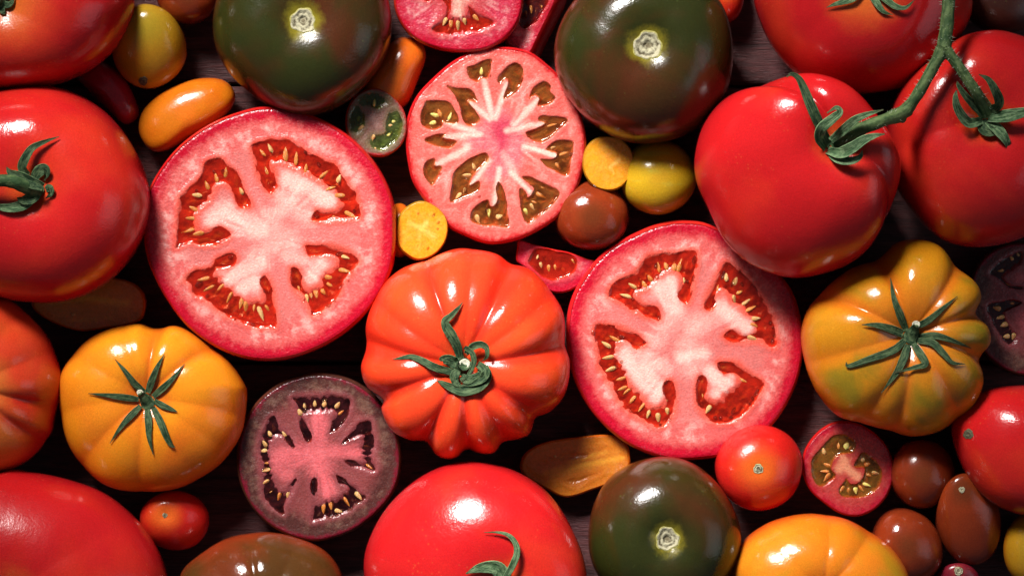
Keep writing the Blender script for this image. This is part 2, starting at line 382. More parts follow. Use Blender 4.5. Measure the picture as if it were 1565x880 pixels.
# ------------------------------------------------------------------ whole fruit
BVH = {}
def hit(bvh, px, py):
    o = Vector((0, 0, ZC)); d = (W(px, py, 0.0) - o).normalized()
    loc, nor, idx, dist = bvh.ray_cast(o, d)
    return loc, nor

def ang(dx, dy): return math.atan2(-dy, dx) % (2*math.pi)

def body(name, outline, H, mat, stem=None, grooves=(), dimple=(0.0, 0.3), n=2.25, parent_name=None, wob=0.012, nu=128, nv=64, shiftpow=1.3, centre=None, parent=None):
    """One fruit skin: silhouette traced at its equator, grooves run from the stem point to the rim."""
    out = np.array(outline, float)
    sp = spline(out)
    c = np.array(centre if centre is not None else (sp.min(0)+sp.max(0))/2, float)
    if stem is None: stem = tuple(c)
    u, R = polar(out, c, nu)
    k = kz(H)
    base = Vector(((c[0]-782.5)*k, (440-c[1])*k, 0))
    kt = kz(H*1.8)
    sx = ((stem[0]-782.5)*kt - base.x)/k; sy = ((440-stem[1])*kt - base.y)/k
    rm = R.mean()
    g = np.zeros(nu)
    for (dx, dy, dep, wd) in grooves:
        # angle as seen from the centre of the ring half way up
        a = ang(dx, dy); du = np.abs((u-a+np.pi) % (2*np.pi)-np.pi)
        g += dep*np.exp(-np.power(du/math.radians(wd), 1.35))
    ph = RNG.uniform(0, 6.28, 8)
    V = []; A = {'stemd': [], 'lat': [], 'groove': []}
    vs = np.linspace(0.0, 1.0, nv)
    for i, q in enumerate(vs):
        v = 0.012 + (math.pi-0.024)*q
        rad = math.sin(v)**(2/n); zz = math.copysign(abs(math.cos(v))**(2/n), math.cos(v))
        sh = max(0.0, math.cos(v))**shiftpow
        f = (math.sin(min(v, math.pi/2))**0.9) if v < math.pi/2 else math.sin(v)**0.8
        f = f*(0.13+0.87*math.cos(v)) if v < math.pi/2 else f*0.13
        f = f*1.35 if v < math.pi/2 else f*1.35
        low = 1 + wob*(np.sin(2*u+ph[0]+1.7*q)+0.7*np.sin(3*u+ph[1]-2.1*q)+0.4*np.sin(5*u+ph[2]+3*q))*math.sin(2*v if v < math.pi/2 else 0)
        sc = (1-g*f)*low
        x = R*rad*sc*np.cos(u) + sx*sh; y = R*rad*sc*np.sin(u) + sy*sh
        z = H/k*(1 + zz*(1-0.55*g*(f if v < math.pi/2 else 0)*1.1))
        rho = np.hypot(x-sx, y-sy)
        if v < math.pi/2:
            z = z - dimple[0]*H/k*np.exp(-(rho/(dimple[1]*rm))**1.7)
        V.append(np.stack([x*k, y*k, z*k if hasattr(z, '__len__') else np.full(nu, z*k)], 1))
        A['stemd'].append(rho/rm if v < math.pi/2+0.4 else np.full(nu, 2.0)); A['lat'].append(np.full(nu, q))
        A['groove'].append(np.clip(g*6, 0, 1)*(1 if q < 0.6 else 0.5))
    V = np.concatenate(V); F = grid_faces(nv, nu)
    F.append(tuple(range(nu))); F.append(tuple((nv-1)*nu + j for j in reversed(range(nu))))
    V[:, 2] -= V[:, 2].min()
    attrs = {a: np.concatenate(b) for a, b in A.items()}
    if parent is not None:
        o = mesh_obj(name, V, F, mat, parent, attrs, base - parent.location)
    elif parent_name:
        e = empty(parent_name, base); o = mesh_obj(name, V, F, mat, e, attrs)
    else:
        o = mesh_obj(name, V, F, mat, None, attrs, base)
    bvh = BVHTree.FromPolygons([Vector(p)+base for p in V.tolist()], F)
    root = o.parent if o.parent is not None else o
    return root, o, bvh, base

def inv(root_loc, p): return Vector(p) - root_loc

def strip(name, pts, normals, widths, thick, mat, parent, loc, cup=0.25, twist=None):
    """A leaf-like closed strip: a flattened, cupped tube that tapers along its path (a sepal)."""
    P = [Vector(p) for p in pts]; n = len(P); ring = 12; V = []; al = []; ac = []
    for i in range(n):
        t = (P[min(i+1, n-1)] - P[max(i-1, 0)]).normalized()
        nn = normals[i]; nn = (nn - t*nn.dot(t)).normalized(); s = t.cross(nn)
        if twist:
            a = twist*i/(n-1); nn, s = nn*math.cos(a)+s*math.sin(a), s*math.cos(a)-nn*math.sin(a)
        w = widths[i]
        for j in range(ring):
            th = 2*math.pi*j/ring; cs = math.cos(th); sn = math.sin(th)
            h = thick*sn*(w/max(widths))**0.6 + cup*w*(cs*cs-0.3) + 0.13*w*math.cos(3*th)*math.sin(th)
            V.append(P[i] + s*(w*cs) + nn*h); al.append(i/(n-1)); ac.append(cs)
    F = grid_faces(n, ring); F.append(tuple(reversed(range(ring)))); F.append(tuple((n-1)*ring+j for j in range(ring)))
    F = [tuple(reversed(f)) for f in F]
    return mesh_obj(name, [tuple(p-loc) for p in V], F, mat, parent, {'along': al, 'across': ac})

def sepal(root, parent, bvh, path, w, mat, lift=3.0, thick=0.7, cup=0.22, base_w=0.6, name='sepal', twist=None, off=None):
    """path: (px, py[, lift px]) from the hub outwards, laid over the fruit it grows on."""
    sp = spline([(p[0], p[1], p[2] if len(p) > 2 else lift) for p in path], 7, False)
    pts = []; nor = []; lastz = None
    for (x, y, l) in sp:
        loc, nr = hit(bvh, x, y)
        if loc is None: loc = W(x, y, lastz if lastz else 0.03); nr = Vector((0, 0, 1))
        lastz = loc.z
        nr = (nr + Vector((0, 0, 1.2))).normalized()
        # lift towards the camera so the outline keeps its place
        toc = (Vector((0, 0, ZC))-loc).normalized()
        pts.append(loc + toc*(l*S)); nor.append(nr)
    n = len(pts); wd = []
    for i in range(n):
        q = i/(n-1)
        wd.append(S*w*max(0.10, (base_w + (1-base_w)*math.sin(min(1, q*2.6)*math.pi/2))*(1-q**1.7)**0.8))
    # smooth heights
    Z = [p.z for p in pts]
    for _ in range(3): Z = [Z[0]]+[(Z[i-1]+2*Z[i]+Z[i+1])/4 for i in range(1, n-1)]+[Z[-1]]
    for i in range(n): pts[i].z = max(Z[i], pts[i].z-0.0004)
    wl = parent.location.copy()
    q = parent.parent
    while q is not None: wl = wl + q.location; q = q.parent
    return strip(name, pts, nor, wd, S*thick, mat, parent, wl, cup, twist)

def tube(name, pts, radii, mat, parent, loc, ring=12, ridge=0.06, caps=True, mat2=None):
    P = [Vector(p) for p in pts]; n = len(P); V = []; al = []; ac = []
    up = Vector((0.13, 0.21, 1)).normalized()
    for i in range(n):
        t = (P[min(i+1, n-1)]-P[max(i-1, 0)]).normalized()
        s = t.cross(up); s = s.normalized() if s.length > 1e-6 else Vector((1, 0, 0)); nn = s.cross(t)
        for j in range(ring):
            th = 2*math.pi*j/ring
            r = radii[i]*(1+ridge*math.cos(4*th+0.7)+0.04*math.sin(i*1.3+j))
            V.append(P[i]+s*(r*math.cos(th))+nn*(r*math.sin(th))); al.append(0.8*i/(n-1)); ac.append(math.sin(th)*0.75)
    F = grid_faces(n, ring)
    F.append(tuple(reversed(range(ring)))); F.append(tuple((n-1)*ring+j for j in range(ring)))
    F = [tuple(reversed(f)) for f in F]
    return mesh_obj(name, [tuple(p-loc) for p in V], F, mat, parent, {'along': al, 'across': ac})

def scar(root, bvh, px, py, rpx, mat=None, name='stem_scar', raise_px=0.8):
    """corky disc left where the stalk came off: ringed, cracked, following the skin below it."""
    mat = mat or M['scar']; V = []; nr, nu = 14, 40
    c, nc = hit(bvh, px, py)
    for i in range(nr):
        t = i/(nr-1)
        for j in range(nu):
            a = 2*math.pi*j/nu; r = rpx*t*(1+0.07*math.sin(3*a+px)+0.05*math.sin(7*a+py))
            loc, no = hit(bvh, px+r*math.cos(a), py-r*math.sin(a))
            if loc is None: loc, no = c, nc
            h = raise_px*(0.5+0.5*math.cos(t*14)) + 0.8*(1-t**6) + 0.5*random.random()*(1-t) - (1.6*max(0, 1-t*3.4)) - (0.9 if t == 1 else 0)
            V.append(loc + no*(h*S))
    F = grid_faces(nr, nu)[nu:]
    F = [f for f in F]; F.append(tuple(reversed([nu+j for j in range(nu)]))[::-1])
    o = mesh_obj(name, [tuple(p-root.location) for p in V], F, mat, root, {'rad': np.repeat(np.linspace(0, 1, nr), nu)})
    return o

# ------------------------------------------------------------------ cut fruit
SEED_MESH = {}
def seed_mesh(mat):
    if mat.name in SEED_MESH: return SEED_MESH[mat.name]
    nr, nu = 9, 10; V = []
    for i in range(nr):
        q = i/(nr-1); x = -0.5+q
        w = 0.30*math.sin(math.pi*min(1, q**0.62*0.999+0.001))**0.75 + 0.015
        for j in range(nu):
            a = 2*math.pi*j/nu
            V.append((x, w*math.cos(a), 0.62*w*math.sin(a)*(1+0.15*math.cos(2*a))))
    F = grid_faces(nr, nu); F.append(tuple(reversed(range(nu)))); F.append(tuple((nr-1)*nu+j for j in range(nu)))
    me = bpy.data.meshes.new('seed'); me.from_pydata(V, [], [tuple(reversed(f)) for f in F])
    me.polygons.foreach_set('use_smooth', [True]*len(me.polygons)); me.materials.append(mat); me.update()
    SEED_MESH[mat.name] = me
    return me

def poly_sdf(P, X, Y):
    """signed distance, positive inside"""
    n = len(P); d2 = np.full(X.shape, 1e18); ins = np.zeros(X.shape, bool)
    for i in range(n):
        ax, ay = P[i]; bx, by = P[(i+1) % n]
        ex, ey = bx-ax, by-ay; L = ex*ex+ey*ey+1e-9
        t = np.clip(((X-ax)*ex+(Y-ay)*ey)/L, 0, 1)
        d2 = np.minimum(d2, (X-ax-t*ex)**2+(Y-ay-t*ey)**2)
        cond = ((ay > Y) != (by > Y))
        xi = ax+(Y-ay)*ex/(ey if abs(ey) > 1e-9 else 1e-9)
        ins ^= cond & (X < xi)
    return np.where(ins, 1, -1)*np.sqrt(d2)

def seg_d(X, Y, x1, y1, x2, y2):
    ex, ey = x2-x1, y2-y1; L = ex*ex+ey*ey+1e-9
    t = np.clip(((X-x1)*ex+(Y-y1)*ey)/L, 0, 1)
    return np.hypot(X-x1-t*ex, Y-y1-t*ey)

def cut_fruit(name, outline, z0, flesh, skin, locules=(), seeds=(), whites=(), gel=None, depth=15.0, gel_drop=3.0,
              nr=110, nt=300, shift=(0, 0), bulge=0.10, tilt=(0, 0), wall=6.0, seed_len=15.0, heart=None, ledge=None, bulges=(), gel_names='gel', beads=(), feath=1.0):
    """A halved fruit, cut face up: flesh sheet with sunken seed chambers, skin bowl, gel pools and seeds."""
    out = np.array(outline, float); sp = spline(out)
    c = (sp.min(0)+sp.max(0))/2
    if heart is None: heart = tuple(c)
    u, R = polar(out, c, nt)
    k = kz(z0)
    base = Vector(((c[0]-782.5)*k, (440-c[1])*k, 0))
    root = empty(name, base)
    ts = np.linspace(0, 1, nr)**0.85
    X = np.concatenate([c[0]+R*t*np.cos(u) for t in ts]); Y = np.concatenate([c[1]-R*t*np.sin(u) for t in ts])
    Rr = np.tile(R, nr); T = np.repeat(ts, nt); TH = np.tile(u, nr)
    skin_d = (1-T)*Rr*0.97
    polys = [spline(p, 5) for p in locules]
    # uneven chamber rims
    jit = sum(RNG.uniform(-1, 1)*np.sin(X*RNG.uniform(-.35, .35)+Y*RNG.uniform(-.35, .35)+RNG.uniform(0, 6)) for _ in range(9))*0.45
    sdfs = [poly_sdf(p, X, Y)+jit for p in polys]
    loc = np.max(sdfs, 0) if sdfs else np.full(X.shape, -60.0)
    white = np.zeros(X.shape)
    for (x1, y1, x2, y2, sg, am) in whites:
        white = np.maximum(white, am*np.exp(-(seg_d(X, Y, x1, y1, x2, y2)/sg)**2))
    near = np.zeros(X.shape)
    for (x1, y1, x2, y2, sg, am) in whites:
        near = np.maximum(near, min(1, am)*np.exp(-(seg_d(X, Y, x1, y1, x2, y2)/(sg*1.5+8))**2))
    hd = np.hypot(X-heart[0], Y-heart[1]); ha = np.arctan2(-(Y-heart[1]), X-heart[0])
    streak = np.zeros(X.shape)
    for fr in (9, 14, 23, 31, 47):
        streak += np.cos(fr*ha+RNG.uniform(0, 6)+0.03*hd*RNG.uniform(-1, 1))*RNG.uniform(0.6, 1)
    patch = sum(np.sin(X*RNG.uniform(-.12, .12)+Y*RNG.uniform(-.12, .12)+RNG.uniform(0, 6)) for _ in range(6))/2.4
    streak = streak/2.2*sstep(6, 0.34*R.mean(), hd)*np.clip(0.45+0.7*patch, 0, 1.3)
    feather = 0.5+0.5*np.cos(38*ha+2.2*np.sin(5*ha)+0.02*hd)*0.6+0.4*np.cos(61*ha+1.0)*0.5
    nearf = near*sstep(0.40*R.mean(), 0.56*R.mean(), hd)*feath
    slope = np.where(loc > 0, 1.0/(1.0+4.2*nearf*(0.35+1.2*np.clip(feather, 0, 1))), 1.0)
    loc = loc*slope
    fib = near*np.clip(feather, 0, 1)
    und = sum(RNG.uniform(-1, 1)*np.sin(X*RNG.uniform(-.09, .09)+Y*RNG.uniform(-.09, .09)+RNG.uniform(0, 6)) for _ in range(6))*0.45
    zt = tilt[0]*(X-c[0]) + tilt[1]*(Y-c[1])
    for (bx, by, bs, ba) in bulges: zt = zt + ba*np.exp(-((X-bx)**2+(Y-by)**2)/bs**2)
    Z = z0/k + zt + und*(1-T**4) + streak*0.06
    Z = Z - depth*sstep(-0.6, wall, loc)
    # the cut face swells a little beside the chambers
    Z = Z + 0.7*np.exp(-((loc+4)/4.0)**2)*(1-near)
    Z = Z - 1.2*sstep(0.975, 1.0, T)
    V = np.stack([(X-c[0])*k, -(Y-c[1])*k, Z*k], 1)
    F = grid_faces(nr-1, nt, nt)
    # centre fan
    V[0:nt] = V[0:nt].mean(0)
    ctr = 0
    F += [(ctr, nt+j, nt+(j+1) % nt) for j in range(nt)]
    attrs = {'skin_d': skin_d, 'loc_d': loc, 'white': white, 'streak': streak, 'near': near, 'fib': fib, 'heart': np.exp(-(hd/38.0)**2)}
    mesh_obj('flesh', V, F, flesh, root, attrs)
    # skin bowl
    nb = 26; SV = []; lat = []
    for i in range(nb):
        q = i/(nb-1); v = q*math.pi/2*0.985
        rad = math.cos(v)**0.62 + bulge*math.sin(2*v)*0.8
        e = 1.2 if i > 0 else -0.6
        zz = (1-math.sin(v)**1.15)
        x = (R*rad+e)*np.cos(u) + shift[0]*math.sin(v); y = (R*rad+e)*np.sin(u) - shift[1]*math.sin(v)
        zr = (z0/k + tilt[0]*R*np.cos(u) - tilt[1]*R*np.sin(u))*zz + (0.15 if i == 0 else 0)
        SV.append(np.stack([x*k, y*k, zr*k], 1)); lat.append(np.full(nt, 0.3+0.4*q))
    SV = np.concatenate(SV); SF = grid_faces(nb, nt); SF.append(tuple((nb-1)*nt+j for j in reversed(range(nt))))
    SV[:, 2] = np.maximum(SV[:, 2], 0.0)
    mesh_obj('skin', SV, SF, skin, root, {'stemd': np.full(len(SV), 2.0), 'lat': np.concatenate(lat), 'groove': np.zeros(len(SV))})
    # gel pools
    gz = z0/k + zt - gel_drop
    if gel is not None:
        quads = np.array(grid_faces(nr-1, nt, nt))
        rip = sum(RNG.uniform(-1, 1)*np.sin(X*RNG.uniform(-.4, .4)+Y*RNG.uniform(-.4, .4)+RNG.uniform(0, 6)) for _ in range(8))*0.20
        for s in sdfs:
            m = (s[quads] > -0.8).all(1)
            if m.sum() < 4: continue
            q = quads[m]; ids, invx = np.unique(q, return_inverse=True)
            zz = gz[ids] + rip[ids] + 2.6*np.exp(-np.clip(s[ids], 0, 50)/1.8)*np.clip(1-1.6*nearf[ids], 0, 1) - 0.8*nearf[ids]
            GV = np.stack([(X[ids]-c[0])*k, -(Y[ids]-c[1])*k, zz*k], 1)
            mesh_obj(gel_names, GV, [tuple(r) for r in invx.reshape(q.shape).tolist()], gel, root)
    # seeds: (x_inner, y_inner, x_outer, y_outer, kind) or (x, y, kind)
    for sd in seeds:
        if len(sd) == 5:
            x1, y1, x2, y2, kd = sd; L = math.hypot(x2-x1, y2-y1); x = (x1+x2)/2; y = (y1+y2)/2; a = math.atan2(-(y2-y1), x2-x1)
            wd = max(0.55, min(1.0, 13.0/L))
        else:
            x, y, kd = sd; L = seed_len*random.uniform(0.9, 1.1); a = math.atan2(-(y-heart[1]), x-heart[0])+random.uniform(-0.35, 0.35); wd = 1.0
        mt = {'b': M['seed'], 'o': M['seedorange'], 'y': M['seedyellow']}[kd[0]]
        o = bpy.data.objects.new('seed', seed_mesh(mt)); COL.objects.link(o); o.parent = root
        dz = zt_at(tilt, bulges, x, y, c)
        drop = {'b': 0.4, 'o': 1.4, 'y': 0.8}[kd[0]] + random.uniform(-0.6, 0.7) + (1.5 if 'd' in kd else 0)
        o.location = ((x-c[0])*k, -(y-c[1])*k, (z0/k + dz - gel_drop - drop)*k)
        o.rotation_euler = (random.uniform(-0.9, 0.9), random.uniform(-0.18, 0.18), a+random.uniform(-0.15, 0.15))
        sv = random.uniform(0.84, 1.06)*(1.18 if kd[0] == 'o' else 1.0); o.scale = (L*k*sv, L*k*wd*random.uniform(0.85, 1.1), L*k*wd)
    for bd in beads:  # clear glossy beads added at glint spots, shaped to catch highlights
        x, y = bd[0], bd[1]; r = bd[2] if len(bd) > 2 else random.uniform(1.8, 2.8); el = bd[3] if len(bd) > 3 else 1.2
        o = bpy.data.objects.new('glint_bead', bead_mesh()); COL.objects.link(o); o.parent = root
        o.location = ((x-c[0])*k, -(y-c[1])*k, (z0/k + zt_at(tilt, bulges, x, y, c) - gel_drop*0.45)*k)
        o.rotation_euler = (0, 0, bd[4] if len(bd) > 4 else random.uniform(0, 3)); o.scale = (r*el*k, r*k, r*0.8*k)
    return root, base

BEAD = []
def bead_mesh():
    if not BEAD:
        V = []; nr, nu = 8, 12
        for i in range(nr):
            a = 0.05 + (math.pi-0.1)*i/(nr-1)
            for j in range(nu):
                b = 2*math.pi*j/nu; V.append((math.sin(a)*math.cos(b), math.sin(a)*math.sin(b), math.cos(a)))
        F = grid_faces(nr, nu); F.append(tuple(range(nu))); F.append(tuple((nr-1)*nu+j for j in reversed(range(nu))))
        me = bpy.data.meshes.new('glint_bead'); me.from_pydata(V, [], F)
        me.polygons.foreach_set('use_smooth', [True]*len(me.polygons)); me.materials.append(M['glint_gel']); me.update(); BEAD.append(me)
    return BEAD[0]

def zt_at(tilt, bulges, x, y, c):
    z = tilt[0]*(x-c[0]) + tilt[1]*(y-c[1])
    for (bx, by, bs, ba) in bulges: z += ba*math.exp(-((x-bx)**2+(y-by)**2)/bs**2)
    return z

# ================================================================== the big halves
A_OUT = [(410,166),(471,178),(527,208),(568.5,250),(594,299),(600,345.5),(594,411),(564,467),(513,513),(452,541),(396,547),(340,532),(289,497),(252,448),(228.5,397),(221.5,345.5),(228.5,294),(261,241),(303,203.5),(354,178)]
A_LOC = [
 [(337,241),(347,252.5),(361,263),(369,276),(374.5,292),(382.5,310),(379,317),(368,317),(360,306),(356,294),(344,282),(331,283),(326,299),(318,310),(305,322),(302,344.5),(307,353),(318,351),(334,346),(347,352.5),(352,361),(336,373),(311,375),(288,371.5),(269,379.5),(269,357),(271,338),(274,310),(274,301),(288,288),(306,269.5),(313,249),(324.5,244.5)],
 [(385,222),(389,240),(394,267),(402,285),(413,297),(417,296),(424,283),(420.5,263),(416,249),(432,251),(454.5,260.5),(475,272),(498,288),(514,304),(518,317),(500,322),(484,322),(476,333),(482,336.5),(509,338),(541,335),(549,331),(548,315),(545.5,297),(529.5,276),(513.5,253.5),(493,243),(470.5,233),(445.5,216),(416,213),(402,215)],
 [(282.5,427),(299.5,412.5),(322,408),(331,395.5),(347,387.5),(361,389),(362,400),(347,410),(331,411),(330,420),(338,425),(356,441),(370,454.5),(388,461),(402,459),(402,445.5),(396,429.5),(404,420.5),(409,425),(416,441),(420.5,468),(421.5,500),(413,500),(390.5,500),(368,491),(338,479.5),(318,463.5),(297,450),(290.5,434)],
 [(445.5,411),(457,410),(463.5,425),(468,441),(486,436),(488.5,423),(502,413.5),(513.5,407),(511,395.5),(491,392),(472.5,390),(467,379.5),(470.5,375),(509,374.5),(527,382),(549,398),(538.5,413.5),(525,434),(513.5,457),(498,470.5),(477,483),(473,473),(463.5,454.5),(449,443),(445.5,427)]]
A_SEED = [(333.6,279,326,263,'o'),(320,292,313,276,'o'),(346,272,345,256,'o'),(309,298,290,299,'b'),(371,299,366,285,'b'),(304,322,284,315,'o'),(304,334,281,333,'o'),(299.5,348,277,355,'o'),(311,354,288,363,'o'),(361,283,360,266,'od'),(320,367,300,368,'od'),
 (417,235,409,217,'b'),(406,238,395,225,'o'),(437.5,249,435,224,'o'),(450,254,454.5,231,'o'),(466,265,470.5,247,'o'),(489,274,504.5,258,'o'),(516,281,520,265,'b'),(511,299,532,299,'o'),(497,289,516,284,'o'),(409,270,405,254,'o'),(411,285,406,272,'od'),(520,331,503,331,'od'),(527,324,545,332,'o'),
 (322,423,302,429.5,'o'),(331,437,311,443,'o'),(356,448,345,463.6,'o'),(372,454.5,365.5,470.5,'o'),(377,461,374.5,478,'o'),(388,463,387,477,'o'),(395,467,402,490,'b'),(404,466,413,479,'o'),(343,436,328,448,'od'),
 (467,449,470,463,'b'),(482,441,484,457,'o'),(475,445,477,460,'o'),(491,441,499,452,'o'),(498,432,510,440,'o'),(496,422,514,428,'o'),(520,390,535,395,'b'),(517,410,535,417,'o'),(454,436,458,450,'od')]
A_WH = [(345,330,400,350,26,0.95),(325,335,345,320,22,1.0),(440,275,500,305,22,1.0),(430,300,470,330,26,0.8),(350,425,400,400,22,0.95),(370,440,390,430,20,1.0),(478,420,490,405,20,1.0),(440,390,480,400,20,0.75),(400,340,440,370,36,0.7),(410,330,470,300,22,0.8),(425,372,385,395,22,0.75)]
root, _ = cut_fruit('tomato_half', A_OUT, 0.028, M['flesh_red'], M['red'], A_LOC, A_SEED, A_WH, M['gel_red'], depth=8, gel_drop=1.5, nr=150, nt=420, heart=(410, 360),
    beads=[(327,262),(341,262,3),(300,291),(273,375,3,2.6,.5),(484,330,3.4),(541,322),(547,333),(519,281),(467,233,2.6),(487,251,3),(352,393,2.6,1.6,.2),(304,434,3.2,2.2,.5),(317,452,2.4,1.6,.7),(359,488),(386,496,3,1.8,-.4),(480,482),(489,478,2.6,1.6,.5),(502,467,2.8,2.2,.6),(511,460,2.4),(523,436,2.4,2,.8),(533,429),(539,414,2.2,1.8,1),(518,388,3,2.2,.4),(465,459,2.4,2,1.4),(336,372),(349,366,2.2,2,.4)])
tag(root, 'largest pink-fleshed halved red tomato showing four seed chambers, beside the golden ribbed tomato', 'tomato half', 'halved tomatoes')

C_OUT = [(1050,341),(1084.5,347),(1136,375),(1179.5,412),(1210,451),(1224,511),(1218,572),(1192.5,628),(1158,665),(1110.5,690.6),(1050,699),(1002.5,693),(955,671),(912,632),(884,585),(871,533),(873,472.5),(894.5,425),(933,382),(985,354),(1020,343)]
C_LOC = [
 [(930,453.5),(938,431),(968,417),(981,401),(995,389),(1024.5,386.5),(1047,384),(1063,383),(1065.5,397),(1061,431),(1054,458),(1045,463),(1035,451),(1038,438),(1037,424),(1018,417),(1004,431),(990.5,442),(974.5,447),(972,456),(988,465),(1006,469.5),(1008.6,488),(993,485.5),(965.5,474),(945,458)],
 [(1109.5,401),(1125.5,410.5),(1137,419.5),(1157,442),(1175.5,472),(1187,503.6),(1184.5,531),(1157,522),(1121,522),(1106,514),(1116,504),(1141,509),(1150.5,499),(1137,478.6),(1118.6,463),(1112,451),(1100.5,444.5),(1096,465),(1084.5,474),(1075.5,469.5),(1080,453.6),(1091,431)],
 [(910,497),(945,499),(972,510.5),(987,522),(983.6,528),(972,533),(956,523.6),(945,532),(949.5,551),(961,567),(965.5,587),(981,601),(990.5,619),(1006,619),(1014,610),(1012,592),(1020,581.6),(1029,585),(1032.5,608),(1031,628),(1022,646),(1006,653),(983.6,644),(961,628),(943,610),(931,585),(915.5,562),(912,533)],
 [(1070,572.5),(1079,578),(1081,594),(1080,608),(1098,610),(1109.5,596),(1128,587),(1121,576),(1100.5,568),(1097,555.5),(1107,552),(1128,556.6),(1141,567),(1166,584),(1164,596),(1146,623.6),(1121,644),(1091,646),(1075.5,630.5),(1065,614.5),(1064,583)]]
C_SEED = [(1036,415,1043,394.5,'o'),(1030,413,1031,399,'o'),(1019,413,1016.6,397,'o'),(1008.6,417,1004,401,'o'),(997,431,986,417,'o'),(988,440,977,426,'o'),(974.5,442,958.6,432,'b'),(968,455,946,449,'b'),(990,474,976,470,'od'),(1046,433,1044,423,'b'),
 (1109.5,431,1110.5,415,'b'),(1122,438,1126.6,421,'b'),(1121,450,1124,465,'b'),(1125.5,449,1137,442,'o'),(1132,467,1148,456,'b'),(1139,476,1155,467,'o'),(1146,488,1164,485.5,'b'),(1141,515,1159.5,519.5,'b'),(1098,447,1099,432,'od'),(1146,496,1160,500,'o'),
 (936,531,917,522,'b'),(949.5,523.6,931,514.5,'o'),(940,544,919,548.6,'b'),(943,562,921,568,'b'),(958.6,575,939,584,'o'),(958.6,589.5,943,598.6,'o'),(964,594,953,603,'o'),(971,605.5,960,617,'o'),(986,614.5,975.6,628,'o'),(993,626,988,640,'b'),(1006,630,1006,646,'b'),(1019,621,1021,636,'b'),(1017,614,1021,604,'od'),
 (1088,618,1078,631,'b'),(1125.5,578,1141,584,'o'),(1077,612,1074,598,'od')]
C_WH = [(1010,440,1030,470,24,1.0),(1025,430,1030,470,18,1.0),(1030,480,1000,520,30,0.7),(1100,470,1140,500,22,1.0),(1095,480,1060,500,28,0.75),(955,545,990,590,24,1.0),(985,560,1005,600,24,1.0),(960,535,1010,560,26,0.8),(1085,570,1105,590,19,1.05),(1095,600,1115,580,14,1.05),(1060,560,1050,530,34,0.7),(1040,545,1075,540,16,1.0)]
root, _ = cut_fruit('tomato_half', C_OUT, 0.017, M['flesh_red'], M['red'], C_LOC, C_SEED, C_WH, M['gel_red'], depth=8, gel_drop=1.5, nr=150, nt=420, heart=(1045, 530),
    beads=[(1003,405,3),(1004,423,3.4),(1061,397,2.8,2.6,1.3),(1060,425,2,3,1.4),(1057,448,2,3,1.3),(1050,429),(1105,420,2.2,3.5,1.2),(1120,432,2.4,3,1.2),(1134,434,2.8),(1131,413,2.4),(1177,493,2.6),(1181,500),(1184,513),(1180,521,2.2,2,1.2),(967,457),(1007,486,2.4,2,1.3),(950,515,3),(985,523,2.4),(906,509,3.2),(963,627),(1009,649),(1024,641,2.4,2,1.2),(1156,600,2.4,3,1.0),(1150,608),(1146,617),(1121,627,2.4,2.6,1.0),(1117,637),(1093,638),(1101,639),(1017,584,2.4,2,.5),(942,560,2.6),(950,552)])
tag(root, 'halved red tomato with four seed chambers, rim tucked under the vine tomato', 'tomato half', 'halved tomatoes')

B_OUT = [(756,73.5),(803.6,80),(836,102),(862,129),(880,162),(892,205.5),(891,242),(880,285.5),(854.5,325.5),(818,351),(782,365.5),(745.5,369),(709,356),(687,344),(662,318),(636,282),(627,253),(622.5,213),(625.5,180),(640,147),(669,116),(698,93),(727,78)]
B_LOC = [
 [(713.6,102),(726,99),(737,93),(751,90),(750,102),(745.5,120),(737,120),(730,126),(719,120),(714.5,111)],
 [(684,132),(692,134.5),(715.5,136),(726,143.6),(729,156),(717,156),(724.5,169),(733,180),(726,191),(715.5,192),(708,183.6),(703,165.5),(695.5,145.5)],
 [(653.6,154.5),(683,155.5),(695.5,167),(700,187),(683,187),(677,185.5),(673.6,194.5),(659,198),(644.5,191),(643,178),(648,162)],
 [(649,214.5),(664.5,206),(681,204.5),(677,211),(695.5,214.5),(698,218.6),(688,227),(670,225)],
 [(652,246),(664.5,243),(664.5,253),(675.5,255),(670,269.5),(661,284),(653.6,277),(647,258.6)],
 [(735.5,234),(745.5,237),(744.5,248),(726,264),(719,277),(717,285),(728,278),(733.6,278.6),(732,291),(713.6,302),(690,309.5),(689,297),(693.6,264),(712,246)],
 [(746,305),(748,315),(755.5,315),(760,304),(758,288),(762,276),(769,289.5),(774.5,315),(776,345),(758,345),(737,344),(719,335),(726,317)],
 [(798,271),(813,270.5),(831,280.5),(854.5,293),(842,315),(820,333),(805.5,340.5),(796,318.6),(793.6,297),(796,288),(803.6,295),(808,301),(817,288.6),(805.5,278.6)],
 [(847,217),(863.6,214.5),(877,216),(874.5,233),(868,267),(849,262),(831,251),(824.5,242),(845.5,243),(850,235),(834.5,228.6)],
 [(823,183.6),(829,177),(849,178),(867,183),(854.5,198),(833,216),(818,216),(803,203),(820,195.5),(833,189)],
 [(808,151),(814.5,136),(831,124.5),(841,131),(842,140),(848,148),(840,158),(822,162),(824,151),(818,146)],
 [(760,122),(767,111),(787,96),(799,103.6),(799,120),(789,140),(770,151),(776,133),(774.5,122),(764,128)]]
B_SEED = [(727,261,722,248,'b'),(721,268.6,704,268.6,'b'),(705,293,696,306,'b'),(712,287,708,295,'b'),(727,328,733,342,'b'),(748,319,748,333,'y'),(757,334,769,328,'b'),(809,311,817,321,'b'),(801,318,806,330,'y'),(818,296,833,301,'o'),(822,286,836,290,'o'),(853,236,868,233,'o'),(849,248,857,259,'o'),(842,228,850,224,'b'),
 (736,116,735,102,'y'),(670,179,657,173,'y'),(668,186,654,190,'y'),(685,184,690,169,'y'),(674,178,668,167,'o'),(834,192,850,190,'o'),(812,305,824,312,'od'),(858,245,868,246,'od'),(700,278,714,277,'od')]
